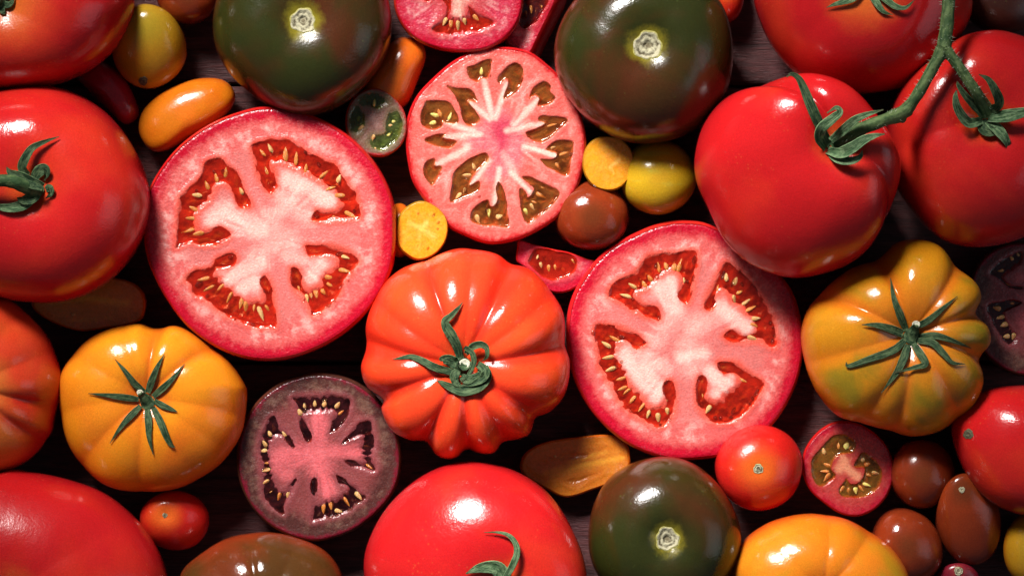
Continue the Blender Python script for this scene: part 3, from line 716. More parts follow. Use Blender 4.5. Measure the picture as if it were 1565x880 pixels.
B_WH = [(752,180,740,124,7,1.0),(757,180,774,128,7,1.0),(785,190,827,148,7,1.0),(775,200,830,189,7,1.0),(800,225,850,238,7,1.0),(780,262,813,296,6.5,1.0),(763,258,755,316,6.5,1.0),(748,245,717,287,6.5,1.0),(715,225,668,252,7,0.95),(735,205,678,210,8,0.95),(725,200,678,184,8,1.0),(748,182,711,152,7,1.0),(770,235,785,262,12,0.7),(790,205,780,230,20,0.55),(740,200,755,230,20,0.55)]
root, _ = cut_fruit('tomato_half', B_OUT, 0.020, M['flesh_pink'], M['red'], B_LOC, B_SEED, B_WH, M['gel_olive'], depth=8, gel_drop=1.6, nr=140, nt=400, heart=(768, 212), seed_len=13, wall=4, feath=0.0,
    beads=[(748,98),(749,117,2,2.4,1),(779,137,2.6),(798,122,2,2,1.1),(789,140,1.8,2,.8),(847,150),(864,186,2.4,2,.6),(857,195,2.2,2,.7),(837,211,2.4,2.4,.8),(872,236,2.8),(850,302,2.4,2,.9),(844,310),(834,320,2.2,2.6,.8),(822,333,2.2,2.6,.6),(673,266,2,2,.7),(664,285,2.4),(711,291,3),(729,294,1.8,2,.7),(744,322,3),(774,346),(733,301)])
tag(root, 'pink halved tomato with a dozen small seed chambers and white spokes around its core', 'tomato half', 'halved tomatoes')

D_OUT = [(487,573),(540,585),(580,617),(603,660),(610,705),(600,748),(570,785),(530,812),(480,824),(430,810),(392,780),(370,740),(364,700),(372,655),(395,615),(435,585)]
D_LOC = [
 [(449,606),(485,604),(508,602),(531,608),(537,617),(534,629),(523,648),(506.5,661),(504,658.6),(508,642),(509,631),(485,632.5),(467,634),(468.5,648),(476,663),(473,675),(465.5,671),(459,657),(456,638.6),(450,617)],
 [(416,635),(421,635.6),(427,651),(441,663),(450,681.6),(447,684),(436,674),(430,668),(421,668),(416,681.6),(415,697),(418,715),(421,733),(428.6,748.7),(436,750),(442.5,739.5),(453,730),(451.6,742.5),(445.5,756),(435,775),(433,785.5),(415,776),(401,755),(399.5,726),(398,704),(393,692),(399.5,663),(409,642)],
 [(522,678),(535.6,660),(549.4,646),(566,642),(571,657),(574,680),(571,698.5),(577,713.4),(571,721),(551,716.5),(535.6,710),(525.6,704),(532.5,702.7),(554,705.7),(551,695),(548.7,681.6),(551,668),(537,672)],
 [(513.4,725.7),(522,728.7),(543,741),(551,752),(560,758),(546,772),(525,785.5),(497,793),(485,795),(476,798),(474.6,785.5),(477.7,762.5),(474.6,744),(476,732),(484,732),(486,769),(502,761),(516,759),(529.5,747),(519,738)]]
D_SEED = [(461,635,455,624,'b'),(467,625,465,613,'bd'),(481,622,481,611,'b'),(495,623,497,610,'b'),(512,624,520,614,'b'),(517,634,526,627,'o'),(420,660,416,648,'od'),(415,667,409,657,'b'),(408,684,400,672,'b'),(409,689,396,688,'b'),(438,668,431,657,'b'),
 (413,709,400,709,'od'),(413,716,400,720,'b'),(411,733,400,741,'b'),(417,747,408,754,'od'),(430,752,424,764,'o'),(441,749,439,763,'b'),(542,751,554,763,'b'),(523,760,534,772,'o'),(505,764,507,780,'o'),(495,770,493,785,'o'),(510,778,524,783,'b'),(559,708,571,716,'o'),(542,708,551,713,'od'),(553,684,566,682,'od'),(548,675,560,668,'od')]
D_WH = [(487,650,485,690,24,1.0),(487,640,485,660,22,1.0),(430,700,480,690,30,1.0),(425,715,440,725,20,0.9),(545,690,500,690,18,0.95),(490,720,500,750,22,1.0),(485,690,490,715,28,1.0)]
root, _ = cut_fruit('tomato_half', D_OUT, 0.018, M['flesh_purple'], M['darkbrown'], D_LOC, D_SEED, D_WH, M['gel_dark'], depth=8, gel_drop=2.0, nr=110, nt=320, heart=(487, 695), seed_len=13, wall=5,
    beads=[(526,641,1.8,7,.95),(548,768,2.4,4,.55),(536,778,2.2,3,.5),(516,786,2.2,2.6,.3),(504,790,2.2,3,.4),(466,627,3),(496,611,2.2,2,.4),(436,671),(446,673),(405,716,2.4,2,.3),(558,760)])
tag(root, 'dusky purple halved tomato with pink heart and cream seeds, between golden and orange-red ribbed tomatoes', 'tomato half', 'halved tomatoes')

# top halved red tomato, cut by the frame
T_OUT = [(604,0),(612,30),(632,55),(662,70),(700,77),(740,74),(770,58),(790,32),(797,0),(790,-45),(765,-85),(720,-105),(680,-102),(635,-80),(610,-40)]
T_LOC = [[(676,-2),(684,12),(676,26),(668,36),(658,46),(672,53),(696,54),(722,50),(745,44),(755,34),(740,24),(722,14),(716,10),(714,22),(702,26),(688,22),(690,4),(686,-6)],
         [(640,-4),(655,2),(648,-24),(640,-40),(628,-30),(630,-14)], [(745,-30),(770,-20),(760,-60),(740,-70),(732,-50)]]
T_SEED = [(682,26,677,40,'b'),(700,31,700,48,'b'),(709,26,711,40,'b'),(673,32,664,42,'o'),(690,30,688,44,'o'),(722,22,732,32,'o')]
root, _ = cut_fruit('tomato_half', T_OUT, 0.022, M['flesh_dim'], M['deepred'], T_LOC, T_SEED, [(700,-10,700,20,15,1.0),(700,-30,705,0,25,0.8)], M['gel_red'], depth=9, nr=110, nt=300, heart=(700, -20), wall=5)
tag(root, 'crimson halved tomato beside the dark wedge, one wide chamber with pale seeds', 'tomato half', 'halved tomatoes')

# purple half at the right edge
R_OUT = [(1482,470),(1486,430),(1500,400),(1525,380),(1560,372),(1610,378),(1645,405),(1662,450),(1662,500),(1640,545),(1600,570),(1560,571),(1525,556),(1498,525)]
R_LOC = [[(1520,405),(1545,388),(1562,384),(1562,400),(1548,412),(1535,424),(1545,434),(1562,438),(1560,442),(1540,440),(1522,425),(1512,418)],
         [(1508,468),(1525,460),(1548,458),(1562,462),(1545,472),(1535,480),(1545,500),(1556,512),(1552,525),(1540,528),(1525,510),(1515,490)]]
R_SEED = [(1550,398,1543,391,'b'),(1558,392,1553,385,'b'),(1535,413,1525,414,'b'),(1547,434,1537,432,'o'),(1552,464,1541,462,'o'),(1532,472,1516,470,'b'),(1538,483,1522,486,'b'),(1543,494,1528,498,'b'),(1545,513,1533,515,'b'),(1552,508,1547,520,'b')]
root, _ = cut_fruit('tomato_half', R_OUT, 0.010, M['flesh_purple'], M['darkbrown'], R_LOC, R_SEED, [(1575,420,1560,425,18,0.8),(1565,480,1575,500,20,1.0),(1575,460,1590,480,26,0.9)], M['gel_dark'], depth=9, nr=80, nt=240, heart=(1578, 470), seed_len=12, wall=4)
tag(root, 'shaded purple halved tomato lying under the green-tinged ribbed tomato', 'tomato half', 'halved tomatoes')

# ------------------------------------------------------------------ small halves
G_OUT = [(573,136),(597,146),(616,168),(621,195),(614,219),(595,235),(574,238),(552,229),(536,211),(530,190),(533,165),(548,145)]
G_LOC = [[(548,152),(562,144),(578,143),(592,152),(590,161),(578,166),(565,164),(552,162)], [(542,162),(553,167),(557,182),(556,194),(546,206),(536,199),(535,180)],
         [(592,176),(606,170),(615,186),(611,206),(598,223),(580,229),(564,221),(566,207),(580,206),(590,200)]]
G_SEED = [(573,164,572,150,'y'),(558,191,546,200,'b'),(571,204,569,217,'b'),(593,192,600,191,'b'),(573,225,574,231,'b'),(598,186,606,186,'y'),(548,176,547,187,'yd'),(590,208,600,200,'yd')]
root, _ = cut_fruit('cherry_tomato_half', G_OUT, 0.021, M['flesh_green'], M['leftrib'], G_LOC, G_SEED, [(570,178,578,190,12,0.9),(555,215,562,205,9,0.6),(588,165,582,178,10,0.7)], M['gel_green'], depth=5, gel_drop=1.0, nr=70, nt=180, shift=(-11, 3), bulge=0.05, heart=(575, 185), seed_len=10, wall=4)
tag(root, 'green-centred halved cherry tomato with yellow seeds and thin red rim', 'tomato half', 'halved cherry tomatoes')

Y_OUT = [(644,308),(664,315),(680,331),(684,351),(678,372),(662,389),(640,396),(622,388),(610,374),(607,352),(612,330),(625,315)]
Y_LOC = [[(630,325),(642,320),(652,328),(648,336),(636,334)], [(664,330),(672,342),(672,354),(664,350),(660,340)], [(640,380),(652,376),(658,382),(648,388)]]
root, _ = cut_fruit('cherry_tomato_half', Y_OUT, 0.0225, M['flesh_yellow'], M['yelcherry'], [], [], [(644,349,625,340,6,0.8),(644,349,652,340,5,1.0),(644,350,662,362,7,0.8),(644,350,640,366,5,0.7),(643,348,645,350,7,1.0)], M['gel_yellow'], depth=3, gel_drop=0.6, nr=60, nt=150, shift=(-9, 4), bulge=0.05, wall=4, beads=[(639,326,1.6),(663,328,1.8,2,.9),(670,340,1.6,2,1.2),(669,350,1.6),(654,380,1.6,2,1)])
tag(root, 'yellow halved cherry tomato touching the rim of the largest cut tomato', 'tomato half', 'halved cherry tomatoes')

Y2_OUT = [(930,209),(950,214),(964,230),(968,250),(961,272),(945,287),(926,290),(906,282),(894,264),(892,243),(898,224),(912,212)]
root, _ = cut_fruit('cherry_tomato_half', Y2_OUT, 0.0215, M['flesh_yellow'], M['yelcherry'], [], [],
                    [(932,256,946,245,4,1.0),(933,256,938,266,3,0.9),(930,256,914,256,4,0.5),(930,254,920,238,4,0.5)], M['gel_yellow'], depth=2.0, gel_drop=0.5, nr=60, nt=150, shift=(0, 2), bulge=0.05, wall=3)
tag(root, 'smooth yellow halved cherry tomato touching the yellow-green cherry tomato', 'tomato half', 'halved cherry tomatoes')

CH_OUT = [(1290,645),(1315,650),(1342,668),(1360,694),(1365,722),(1357,752),(1338,775),(1312,787),(1285,783),(1262,768),(1240,748),(1229,722),(1231,692),(1246,667),(1268,650)]
CH_LOC = [[(1262,676),(1275,666),(1292,664),(1306,674),(1306,688),(1296,692),(1284,692),(1274,702),(1270,716),(1276,726),(1266,738),(1252,742),(1242,728),(1240,706),(1250,690)],
          [(1306,712),(1312,700),(1316,692),(1326,694),(1342,708),(1348,726),(1342,744),(1326,756),(1306,760),(1288,758),(1282,748),(1290,736),(1294,730),(1300,740),(1314,736),(1322,724),(1320,714)]]
CH_SEED = [(1261,695,1257,683,'b'),(1281,686,1281,673,'o'),(1293,686,1295,673,'y'),(1298,688,1303,680,'o'),(1275,694,1268,690,'o'),(1269,712,1255,708,'o'),(1268,719,1254,720,'o'),(1270,724,1259,734,'o'),(1278,724,1273,731,'od'),
           (1317,706,1322,697,'b'),(1322,711,1333,704,'o'),(1332,722,1344,723,'b'),(1324,722,1334,728,'o'),(1318,738,1331,742,'y'),(1312,742,1320,750,'o'),(1307,743,1309,755,'y'),(1299,744,1297,755,'o'),(1291,743,1284,752,'o'),(1294,768,1308,770,'od')]
root, _ = cut_fruit('cherry_tomato_half', CH_OUT, 0.015, M['flesh_cherry'], M['deepred'], CH_LOC, CH_SEED, [(1290,705,1282,716,12,1.0),(1292,712,1310,728,11,1.0),(1288,696,1292,705,9,0.9)], M['gel_amber'], depth=8, gel_drop=1.2, nr=80, nt=200, heart=(1297, 716), seed_len=11, wall=4, bulge=0.08)
tag(root, 'red halved cherry tomato with orange seeds beside the brown cherry tomatoes', 'tomato half', 'halved cherry tomatoes')

# amber plum halves, cut lengthwise
O1_OUT = [(50,466),(58,450),(85,436),(125,427),(165,425),(198,432),(216,448),(219,470),(212,488),(190,496),(155,501),(122,504),(90,495),(64,482)]
root, _ = cut_fruit('plum_tomato_half', O1_OUT, 0.013, M['flesh_orange'], M['plumdeep'], [], [(88,474,96,476,'o'),(108,481,117,480,'b')],
                    [(120,455,195,463,7,1.0),(80,462,130,456,6,0.7),(110,490,170,486,5,0.6)], M['gel_amber'], depth=2, gel_drop=-1.0, nr=70, nt=200, wall=7)
tag(root, 'amber halved plum tomato in shade under the big red tomato with curled green calyx', 'tomato half', 'halved plum tomatoes')
O2_OUT = [(797,714),(806,692),(835,677),(880,670),(930,666),(955,678),(961,700),(958,715),(935,735),(905,747),(866,758),(835,745),(808,730)]
root, _ = cut_fruit('plum_tomato_half', O2_OUT, 0.010, M['flesh_orange'], M['plumdeep'], [[(815,708),(838,692),(862,688),(895,690),(925,684),(915,694),(885,702),(855,706),(835,718),(822,718)], [(860,734),(890,726),(920,720),(900,732),(880,742)]],
                    [(847,700,852,693,'b'),(838,706,834,698,'o'),(825,712,820,714,'o'),(864,697,866,690,'o')], [(835,722,880,712,9,0.9),(880,712,950,700,7,0.9),(870,706,925,690,8,0.8)], None, depth=2.2, gel_drop=1.2, nr=70, nt=200, wall=9, seed_len=9)
tag(root, 'amber halved plum tomato tucked between the big red tomato and the green-black one', 'tomato half', 'halved plum tomatoes')

# wedges
WG_OUT = [(795,368),(815,374),(845,382),(870,387),(895,396),(908,401),(898,420),(880,438),(858,446),(838,442),(820,425),(803,408),(791,398),(792,380)]
WG_LOC = [[(818,382),(832,380),(850,384),(868,387),(882,398),(880,412),(868,422),(848,428),(832,424),(820,414),(808,402),(812,390)]]
WG_SEED = [(820,396,823,389,'b'),(826,400,828,410,'b'),(838,405,839,417,'o'),(849,404,850,415,'o'),(860,408,862,416,'o'),(873,396,878,404,'o'),(834,394,836,400,'od'),(842,394,844,400,'od')]
root, _ = cut_fruit('tomato_wedge', WG_OUT, 0.013, M['flesh_dim'], M['red'], WG_LOC, WG_SEED, [], M['gel_red'], depth=9, gel_drop=2.0, nr=80, nt=220, heart=(845, 375), wall=5, tilt=(0, -0.05), seed_len=10)
tag(root, 'small red tomato wedge with wet glinting seeds beside the orange-red ribbed tomato', 'tomato wedge', 'tomato wedges')
WD_OUT = [(800,-40),(850,-30),(848,0),(838,22),(824,50),(806,84),(788,76),(773,62),(778,40),(786,15),(788,-15)]
WD_LOC = [[(802,-20),(838,-10),(838,4),(826,22),(816,38),(800,44),(792,34),(796,10)]]
WD_SEED = [(812,8,813,20,'o'),(826,6,828,16,'o'),(803,16,804,26,'o'),(820,12,820,22,'od')]
root, _ = cut_fruit('tomato_wedge', WD_OUT, 0.014, M['flesh_dim'], M['deepred'], WD_LOC, WD_SEED, [], M['gel_dark'], depth=9, gel_drop=2.0, nr=80, nt=220, heart=(840, 10), wall=5, tilt=(0.12, 0), shift=(20, 4), bulge=0.35, seed_len=10)
tag(root, 'dark red tomato wedge wedged against the green-black tomato with whorled scar', 'tomato wedge', 'tomato wedges')

# ================================================================== whole fruit
# orange-red beefsteak in the middle
CT_OUT = [(721.6,378.5),(760,385.5),(781,397),(810.5,408.6),(841,439.5),(861,474),(868.5,524.6),(873,555.5),(864.6,602),(843,632),(820,640.5),(810.5,663.6),(787,675),(768,679),(756,692.6),(733,694.6),(711,690.7),(694.6,701.5),(667.5,696.5),(650,679),(625,673),(598,656),(582,627),(583,611.5),(559,594),(550,563),(555,536),(555.5,497.5),(575,447),(609.5,412.5),(656,393),(694.6,379.7)]
root, b, bvh, base = body('body', CT_OUT, 0.026, M['orangered'], (708, 556), [(-56,-132,.13,7),(71,-136,.20,11),(149,-12,.20,9),(112,84,.16,10),(60,121,.14,8),(6,132,.15,7),(-56,120,.16,8),(-126,54,.16,9),(-153,-20,.20,10),(-140,-85,.10,11),(10,-140,.07,9),(118,-80,.09,10)],
                          dimple=(0.30, 0.34), n=2.35, parent_name='ribbed_tomato', nu=256, nv=90, wob=0.006)
tag(root, 'orange-red deeply ribbed beefsteak tomato with curled dark green calyx', 'tomato')
hubp, hubn = hit(bvh, 708, 558)
def hub_tube(root, bvh, px, py, h, r, mat, lean=(0, 0), name='calyx', r2=None):
    p, n = hit(bvh, px, py); top = W(px+lean[0], py+lean[1], p.z + h*S)
    pts = [p-Vector((0, 0, 2*S)), p.lerp(top, .35), p.lerp(top, .7), top]
    r2 = r2 or r*0.85
    return tube(name, pts, [S*r*1.5, S*r*1.05, S*(r+r2)/2, S*r2], mat, root, root.location), top
hub, top = hub_tube(root, bvh, 708, 560, 14, 12, M['sepal'], (2, -4), r2=10)
def stem_end(root, hub, top, r, name='cut_end'):
    V = []; nu = 20
    for i, (q, h) in enumerate(((0, -0.3), (0.55, -0.9), (0.8, 0.5), (1.0, -0.4))):
        for j in range(nu):
            a = 2*math.pi*j/nu; V.append(top + Vector((math.cos(a)*q*r*S*(1+.08*math.sin(3*a)), math.sin(a)*q*r*S, (h+0.7)*S)))
    F = [tuple(reversed(f)) for f in grid_faces(4, nu)]
    F = [tuple(reversed(f)) for f in F]
    return mesh_obj(name, [tuple(p-root.location) for p in V], F, M['cutstem'], hub)
stem_end(root, hub, top, 8)
for path, w, m, kw in [
    ([(704,548,6),(698,528,9),(690,512,10),(682,500,9),(681,490,9),(690,482,8),(700,471,5),(707,462,3)], 9, 'sepal', {}),
    ([(700,570,6),(680,566,8),(662,560,8),(645,551,6),(628,545,4),(612,547,2.5),(600,549,2)], 7, 'sepal', {}),
    ([(712,540,10),(722,530,13),(735,526,14),(744,532,15),(744,545,13),(736,552,9)], 6.5, 'sepal', {'cup': 0.5}),
    ([(698,556,8),(686,550,10),(676,549,10),(673,552,9)], 10, 'sepal', {'base_w': .9}),
    ([(738,562,8),(742,575,10),(730,590,9),(708,597,8),(690,592,6),(676,585,4),(668,581,3)], 11, 'sepal', {'base_w': .8}),
    ([(730,556,12),(742,566,15),(738,578,14),(722,586,12),(700,589,9)], 8, 'sepal', {'cup': 0.5}),
    ([(710,530,16),(722,540,17),(724,556,17),(716,572,15),(704,584,11)], 5, 'sepal', {'cup': 0.4}),
    ([(705,575,10),(715,580,13),(728,574,14),(738,566,13)], 8, 'sepal', {}),
    ([(700,565,12),(694,576,12),(698,586,10),(710,592,8)], 8, 'sepal', {})]:
    sepal(root, hub, bvh, path, w, M[m], **kw)

# golden ribbed tomato
Y_T = [(95.5,566),(126,525),(170.5,501),(211,494),(235,500),(266,496),(300,511.6),(341,542),(371.6,583),(378,607),(371.6,658),(341,706),(290,740),(239,752),(191,750.5),(153,737),(119,706),(99,665),(90,614)]
root, b, bvh, base = body('body', Y_T, 0.021, M['yellow'], (222, 607), [(13,-106,.16,8),(92,-90,.13,9),(-105,-70,.07,12),(150,15,.08,12),(-17,140,.09,10),(-103,85,.10,12),(80,125,.07,12),(-130,10,.06,12),(-40,-120,.06,10),(140,80,.05,12)],
                          dimple=(0.30, 0.30), n=2.35, parent_name='ribbed_tomato', nu=200, nv=80)
tag(root, 'golden yellow ribbed tomato with a star-shaped green calyx', 'tomato')
hub, top = hub_tube(root, bvh, 226, 616, 16, 8, M['sepal'], (-12, -16), r2=4.5)
stem_end(root, hub, top, 5)
for path, w, kw in [([(222,600,4),(205,585,5),(192,568,4),(176,549,3)], 7, {}), ([(226,600,4),(232,582,5),(240,562,4),(251,541,3)], 7.5, {}), ([(234,606,4),(250,592,5),(266,576,4),(282,556,3)], 7, {}),
                    ([(236,612,3),(250,620,4),(262,625,3),(271,629,3)], 6.5, {}), ([(212,610,4),(190,607,5),(165,604,4),(135,601,3)], 7, {}), ([(215,620,4),(200,635,5),(185,652,4),(168,677,3)], 7, {}),
                    ([(225,624,3),(227,645,4),(228,668,4),(234,694,3)], 7.5, {}), ([(234,622,3),(244,642,4),(255,668,3),(262,680,3),(268,683,3)], 7.5, {})]:
    sepal(root, hub, bvh, path, w*0.86, M['sepal'], **kw)

# yellow-green ribbed tomato
YG = [(1346,391),(1369.6,371),(1397,365),(1431,373.5),(1458,399),(1468,411),(1489,433),(1498,453.6),(1494,477.5),(1509,501),(1511,525),(1499,546),(1501,573),(1497,597),(1478.7,631),(1438,658.4),(1390,667),(1342,655),(1284,638),(1253.6,607),(1238,580),(1228,552.5),(1224.7,508),(1236.6,467),(1264,436.6),(1308,406)]
root, b, bvh, base = body('body', YG, 0.026, M['yellowgreen'], (1392, 510), [(-34,-121,.17,8),(90,-112,.15,8),(118,-36,.15,8),(118,34,.14,7),(75,100,.13,9),(-4,125,.12,8),(-50,118,.10,9),(-130,-72,.16,10),(-150,42,.10,12)],
                          dimple=(0.32, 0.30), n=2.35, parent_name='ribbed_tomato', nu=220, nv=80)
tag(root, 'golden ribbed tomato tinged with green, dry calyx spread over its lobes', 'tomato')
hub, top = hub_tube(root, bvh, 1392, 516, 18, 9, M['sepal'], (8, -20), r2=5)
stem_end(root, hub, top, 6)
for path, w, kw in [([(1385,505,4),(1375,480,5),(1366,455,4),(1361,425,3)], 8, {}), ([(1398,500,4),(1418,490,5),(1440,472,4),(1463,453,3)], 7, {}), ([(1405,514,4),(1430,513,5),(1455,520,4),(1484,532,3)], 7.5, {}),
                    ([(1402,520,4),(1425,524,6),(1442,540,5),(1456,554,4),(1475,556,3)], 7.5, {}), ([(1395,524,4),(1406,540,6),(1414,556,7),(1395,562,7),(1366,570,6)], 8, {}), ([(1388,526,4),(1380,550,5),(1368,572,4),(1347,600,3)], 8.5, {}),
                    ([(1382,520,4),(1365,535,5),(1330,548,4),(1298,559,3),(1293,553,4)], 8, {}), ([(1380,510,4),(1362,503,6),(1340,497,6),(1317,496,5)], 8.5, {'base_w': .8})]:
    sepal(root, hub, bvh, path, w*0.86, M['sepal'], **kw)

# green-black tomatoes with corky scars
BT = [(ellipse(986, 82, 137, 138, 20, 0.0, 28, 0.012), (990, 70), 23, 'green-black tomato with a broad whorled corky scar, beside the pink many-chambered half'),
      (ellipse(462, 38, 139, 134, 0, 0.03, 28, 0.018), (463, 32), 20, 'green-black tomato with cracked corky scar, above the largest cut tomato'),
      (ellipse(1014, 816, 118, 117, 50, 0.02, 28, 0.015), (1020, 823), 19, 'green-black tomato with yellow-ringed corky scar, beside the red cherry tomato')]
for i, (o, st, sr, lab) in enumerate(BT):
    root, b, bvh, base = body('body', o, (0.027, 0.024, 0.025)[i], M['black'], st, [(-80,-40,.03,22),(60,-90,.03,20),(90,70,.03,25),(-50,90,.03,22)], dimple=(0.22, 0.27), n=2.3, parent_name='dark_tomato', wob=0.012)
    scar(root, bvh, st[0], st[1], sr)
    tag(root, lab, 'tomato', 'green-black tomatoes')
root, b, bvh, base = body('dark_tomato', [(275,880),(300,850),(345,823),(400,813),(455,822),(500,845),(525,885),(520,930),(480,970),(400,985),(320,970),(280,930)], 0.022, M['blackred'], (400, 925), [(-20,-90,.06,8),(60,-80,.05,10),(-90,-60,.05,10)], dimple=(0.15, 0.3))
tag(root, 'brown tomato with shiny green shoulders, below the purple cut tomato', 'tomato')

# plain red tomatoes
root, b, bvh, base = body('body', [(0,138),(60,131),(110,140),(160,170),(200,220),(225,280),(226,330),(205,385),(165,430),(110,458),(50,462),(-10,450),(-60,410),(-90,340),(-95,270),(-75,200),(-40,155)], 0.033, M['red'], (42, 288), [(-100,60,.05,18),(60,-100,.03,20),(-60,-100,.05,20)], dimple=(0.20, 0.36), n=2.3, parent_name='tomato')
tag(root, 'big smooth red tomato with thick bent stalk and curled calyx above the amber plum half', 'tomato')
p0, _n = hit(bvh, 52, 290)
pts = spline([tuple(W(56, 292, p0.z+2*S)), tuple(W(46, 288, p0.z+16*S)), tuple(W(28, 280, p0.z+30*S)), tuple(W(8, 276, p0.z+36*S)), tuple(W(-25, 278, p0.z+38*S))], 6, False)
hub = tube('calyx', pts, np.linspace(13*S, 8*S, len(pts)), M['vine'], root, root.location)
for path, w, kw in [([(42,268,10),(34,256,14),(40,240,14),(50,226,11),(68,217,8),(90,209,5)], 8, {'cup': .5}), ([(52,272,8),(60,262,10),(68,258,10),(72,265,8),(68,276,6)], 10, {}), ([(66,286,24),(50,280,30),(32,270,32),(16,264,30),(10,255,28)], 10, {'cup': .4}),
                    ([(70,290,6),(76,288,8),(78,296,6),(70,303,4)], 7, {}), ([(50,305,8),(35,314,10),(15,318,9),(-5,316,7),(-25,314,5)], 9, {}), ([(58,298,12),(46,304,16),(34,306,17),(26,302,16)], 10, {})]:
    sepal(root, hub, bvh, path, w, M['sepalpale' if w == 9 else 'sepal'], **kw)

root, b, bvh, base = body('body', [(205,0),(190,50),(160,90),(110,120),(50,136),(-20,138),(-90,120),(-140,70),(-150,0),(-120,-70),(-50,-120),(40,-130),(120,-110),(180,-60)], 0.031, M['deepred'], (5, 5), [(100,60,.04,18)], dimple=(0.22, 0.34), n=2.25, parent_name='tomato')
tag(root, 'dark red tomato with orange shoulder beside the yellow cherry tomato', 'tomato')
hub, top = hub_tube(root, bvh, 0, 4, 14, 9, M['sepal'], (-6, -4))
for path, w in [([(4,6,5),(12,8,7),(18,4,6),(22,-6,4)], 6), ([(0,10,5),(4,18,6),(8,22,4)], 6), ([(-6,6,5),(-20,18,6),(-34,30,4)], 6), ([(4,-2,5),(14,-14,7),(22,-28,5)], 6)]:
    sepal(root, hub, bvh, path, w, M['sepal'])

root, b, bvh, base = body('ribbed_tomato', [(0,452),(40,478),(75,520),(92,570),(93,610),(83,640),(76,668),(45,702),(0,722),(-60,725),(-110,690),(-130,600),(-110,510),(-60,460)], 0.026, M['leftrib'], (-45, 590), [(130,38,.18,9),(110,105,.15,9),(120,-60,.07,12),(60,-120,.06,12)], dimple=(0.25, 0.35), nu=180, nv=80)
tag(root, 'blushed orange and red ribbed tomato beside the golden one', 'tomato')
root, b, bvh, base = body('tomato', [(0,722),(50,722),(110,735),(160,755),(205,790),(235,830),(255,880),(258,940),(220,1000),(120,1040),(0,1040),(-80,980),(-100,880),(-80,780)], 0.030, M['red'], (20, 905), [(80,-60,.04,16),(130,20,.05,12)], dimple=(0.12, 0.3))
tag(root, 'smooth red tomato below the golden ribbed one, next to a tiny cherry tomato', 'tomato')

root, b, bvh, base = body('body', [(555,870),(565,820),(595,770),(640,730),(690,708),(735,706),(790,720),(840,755),(875,810),(893,870),(890,930),(850,990),(780,1030),(700,1030),(620,1000),(570,940)], 0.031, M['red'], (765, 895), [(40,-100,.03,20),(-100,40,.03,20)], dimple=(0.16, 0.3), n=2.3, parent_name='tomato')
tag(root, 'large glossy red tomato below the orange-red ribbed one, thin dry sepal curling up', 'tomato')
hub, top = hub_tube(root, bvh, 772, 900, 14, 10, M['sepal'], (0, 4))
for path, w, m, kw in [([(768,893,9),(774,880,12),(784,862,14),(790,845,13),(788,830,11),(778,818,9),(762,813,7),(740,813,5)], 6, 'sepalpale', {}), ([(772,888,6),(760,868,8),(735,867,7),(712,876,4)], 13, 'sepalpale', {'base_w': .9}), ([(785,900,6),(810,905,7),(835,915,4)], 9, 'sepal', {})]:
    sepal(root, hub, bvh, path, w, M[m], **kw)

root, b, bvh, base = body('body', [(1455,660),(1462,630),(1490,603),(1540,590),(1600,595),(1650,640),(1660,700),(1630,760),(1580,785),(1540,780),(1500,755),(1470,710)], 0.024, M['red'], (1600, 690), [(-70,-30,.03,18)], dimple=(0.0, 0.3), parent_name='tomato')
tag(root, 'round red tomato with a dark stalk scar on its side, beside the brown cherry tomatoes', 'tomato')
scar(root, bvh, 1480, 663, 8, M['scardark'], raise_px=0.4)
root, b, bvh, base = body('ribbed_tomato', [(1118,880),(1130,835),(1165,803),(1210,788),(1255,785),(1300,795),(1350,825),(1380,860),(1390,900),(1370,960),(1300,1000),(1220,1000),(1150,960)], 0.024, M['goldred'], (1258, 905), [(10,-100,.07,9),(70,-80,.08,9),(-70,-70,.05,12)], dimple=(0.2, 0.3), nu=180, nv=80)
tag(root, 'golden orange tomato with faint green streaks, next to a brown cherry tomato', 'tomato')

root, b, bvh, base = body('body', [(1152,-10),(1165,40),(1190,85),(1235,125),(1290,142),(1340,142),(1395,130),(1440,95),(1475,45),(1485,0),(1470,-60),(1400,-110),(1310,-125),(1220,-100),(1165,-55)], 0.032, M['deepred'], (1322, -18), [(40,110,.04,18),(-90,60,.03,20)], dimple=(0.2, 0.34), parent_name='tomato')
tag(root, 'red tomato above the vine pair with wispy green sepals, partly under the forked stem', 'tomato')
hub, top = hub_tube(root, bvh, 1322, -20, 16, 9, M['vine'], (4, -10))
for path, w, m in [([(1318,-12,6),(1304,-2,9),(1290,3,8),(1276,7,6),(1263,12,4)], 6, 'sepalpale'), ([(1328,-12,6),(1338,2,9),(1345,12,8),(1352,19,6),(1364,23,4)], 6, 'sepalpale'), ([(1332,-16,6),(1352,-2,9),(1368,10,9),(1384,12,8),(1398,0,6)], 6, 'sepalpale'), ([(1312,-22,5),(1290,-30,7),(1268,-34,4)], 7, 'sepal'), ([(1332,-26,5),(1350,-44,7),(1366,-60,4)], 7, 'sepal')]:
    sepal(root, hub, bvh, path, w, M[m])

